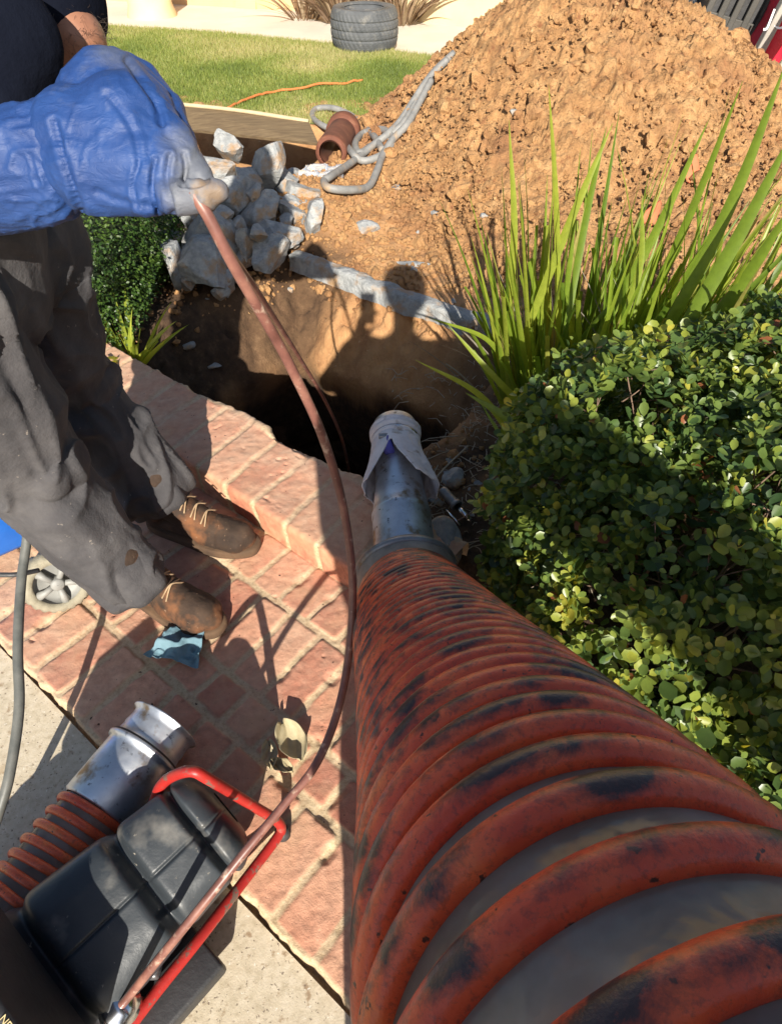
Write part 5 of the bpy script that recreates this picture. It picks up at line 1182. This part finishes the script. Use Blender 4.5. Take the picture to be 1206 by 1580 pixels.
# clear film
V = []
n = 30
for i in range(n):
    for j in range(n): V.append(((i/(n-1)-.5)*.26, (j/(n-1)-.5)*.20, 0))
V = np.array(V); V[:, 2] = np.clip(1-np.abs(vn(V*18, 350))*2, 0, 1)*.05+.01
fm, t, b = newmat('clear_plastic'); b.inputs['Base Color'].default_value = (.85, .88, .92, 1); b.inputs['Roughness'].default_value = .12; b.inputs['Transmission Weight'].default_value = .7; b.inputs['IOR'].default_value = 1.2
tag(obj_at('plastic_film', V, gridF(n, n), fm, on(497, 276, .12)), 'crumpled scrap of clear plastic between the rubble and the clay pipe', 'plastic scrap')
for k, (x, y, r_, lab) in enumerate([(1063, 270, 16, 'upper terracotta shard sticking out of the dirt pile, orange red'), (999, 336, 15, 'lower terracotta shard half hidden behind the strap leaves')]):
    P = land(x, y); d = dist(P); V, F = rock((r_*d/1000, .012, r_*1.3*d/1000), 640+k, 6, 3, .02)
    tag(obj_at('terracotta_shard', V@rotM((1, 0, 0), -.5).T@rotM((0, 1, 0), .3).T, F, M['shard'], P+Vector((0, -.04, .04))), lab, 'shard', 'terracotta shards on the dirt pile')

# ------------------------------------------------------------------ house side and the corner beyond the pile
house = empty('house', Vector((0, 10, 0)), 'cream stucco house wall beyond the front walk', 'house')
def wallseg(name, p, q, h, th, mat, parent, z0=-.3):
    p = Vector((*p, 0)); q = Vector((*q, 0)); d = (q-p); L = d.length; a = math.atan2(d.y, d.x)
    return mk(name, *boxVF(L, th, h-z0, .01, Matrix.Translation(((p.x+q.x)/2, (p.y+q.y)/2, (h+z0)/2))@Matrix.Rotation(a, 4, 'Z')), mat, parent, False)
wallseg('wall', (-.25, 10.05), (4.2, 7.65), 2.8, .2, M['stucco'], house); wallseg('wall', (-4.3, 11.35), (-.32, 10.15), 2.8, .2, M['orange_stucco'], house)
for x, y in ((-1.72, 10.40), (-.85, 10.12)):
    bm = bmesh.new(); pr3 = [(0, 0), (.55, 0), (.0, 1.6)]
    V = np.array([(px-.0, s, pz) for s in (-.14, .14) for px, pz in pr3]); F3 = np.array([[0, 1, 2], [3, 5, 4]]); F4 = np.array([[0, 3, 4, 1], [1, 4, 5, 2], [2, 5, 3, 0]]); bm.free()
    mk('buttress', (V@rotM((0, 0, 1), -.28-math.pi/2).T)+np.array([x, y+.6, -.02]), [F4, F3], M['orange_stucco'], house, False)
col = empty('stucco_column', Vector((-2.85, 9.95, 0)), 'flared cream stucco column standing on the walk at the top left', 'column')
revolve('shaft', [(-.1, .30), (.0, .30), (.12, .26), (.4, .30), (1.0, .38), (2.6, .40), (2.6, .0)], (-2.95, 10.0, 0), (0, 0, 1), M['stucco'], col, 48)
fn = empty('fence', Vector((-4.5, 11.6, 0)), 'grey panelled fence at the far top left', 'fence')
for k in range(26):
    mk('panel_board', *boxVF(.16, .03, 1.8, .006, Matrix.Translation((-7.2+k*.165, 12.9-k*.055, .9))@Matrix.Rotation(-.32, 4, 'Z')), M['grey_paint'], fn, False)
mk('bottom_rail', *boxVF(4.4, .06, .14, .01, Matrix.Translation((-5.15, 12.16, .12))@Matrix.Rotation(-.32, 4, 'Z')), M['grey_paint'], fn, False)
rg = np.random.default_rng(31)
for (x, y, n, lab) in ((-.62, 9.55, 90, 'bigger clump of brown and pink sword leaves behind the tyre'), (.12, 9.45, 80, 'pale spiky clump of sword leaves right of the tyre against the cream wall'), (-1.05, 9.75, 40, 'small brown sword leaved clump left of the tyre')):
    clump('flax_plant', lab, 'plant', [('leaves', M['flax'], (n, (x, y, 0), (.16, .12), (0, -.1), (.45, .85), (.012, .022), rg), dict(cut=.1, droop=.7, spread=.9))], 'sword leaved plants along the house wall', Vector((x, y, 0)))
# beyond the pile on the right
def bagd(co, no): return co+no*(np.clip(1-np.abs(vn(co*5, 360))*2, 0, 1)*.05+fbm(co*9, 2, 361)*.02)[:, None]
bag = blob('rubbish_bag', [((2.36, 6.75, .2), (2.38, 6.75, .46), .26, .20), ((2.52, 6.8, .2), (2.50, 6.8, .58), .2, .10), ((2.24, 6.7, .2), (2.17, 6.7, .52), .14, .07)], .02, M['bag'], None, 2, bagd)
tag(bag, 'crumpled black plastic rubbish bag behind the top of the dirt pile', 'bag')
bn = empty('slatted_bin', Vector((2.85, 6.35, 0)), 'dark slatted bin leaning behind the right shoulder of the dirt pile', 'bin')
Mb = Matrix.Translation((2.66, 6.42, .44))@Matrix.Rotation(.22, 4, 'Y')@Matrix.Rotation(-.1, 4, 'Z')
mk('bin_body', *boxVF(.46, .30, .86, .02, Mb@Matrix.Translation((0, .06, 0))), M['blackplastic'], bn, False)
mk('bin_panel', *boxVF(.52, .03, .30, .008, Mb@Matrix.Translation((0, -.12, -.05))), M['slat'], bn, False)
for k in range(5): mk('slat', *boxVF(.05, .04, .62, .008, Mb@Matrix.Translation((-.21+k*.105, -.125, .32))), M['slat'], bn, False)
tag(mk('grey_post', *boxVF(.07, .07, 1.1, .008, Matrix.Translation((2.83, 6.00, .42))@Matrix.Rotation(.24, 4, 'Y')), M['greypost'], None, False), 'grey square post leaning between the slatted bin and the red sack', 'post')
sk = blob('red_sack', [((2.93, 6.22, .15), (3.10, 6.22, .78), .16, .16), ((3.08, 6.3, .15), (3.24, 6.3, .7), .15, .15)], .015, M['redsack'], None, 4, lambda co, no: co+no*(fbm(co*4, 2, 370)*.02)[:, None])
tag(sk, 'red sack with white letters at the top right edge', 'sack')
tn = Vector((0, -1, .35)).normalized(); tx_ = Vector((.97, 0, -.22)).normalized(); ty_ = tn.cross(tx_)
cpt = at(1200, 32, 4.82)
text('lettering', 'JO', .15, M['white'], Matrix(((tx_.x, ty_.x, tn.x, cpt.x), (tx_.y, ty_.y, tn.y, cpt.y), (tx_.z, ty_.z, tn.z, cpt.z), (0, 0, 0, 1))), sk)
tr_ = empty('tree', Vector((2.62, 5.35, 0)), 'pale trunked tree at the right edge behind the dirt pile', 'tree')
tube('trunk', catmull([(2.62, 5.35, -.1), (2.72, 5.3, .35), (2.98, 5.3, .9), (3.25, 5.3, 2.2)], 8), .085, M['palebark'], tr_, 20)
P, N = shell_points(2500, (3.5, 5.4, 3.2), (.9, .9, .8), 2, .3, rg, .2, 9); n = len(P); L = rg.uniform(.04, .07, n)
V, F, r = leaf_mesh(P, rg.normal(size=(n, 3))/1.5, rg.normal(size=(n, 3)), L, L*.5, rg.random(n), 'diamond'); mk('crown', V, F, M['boxleaf'], tr_, True, {'rnd': r})
print('objects', len(C.objects), 'verts', sum(len(o.data.vertices) for o in C.objects if o.type == 'MESH'))
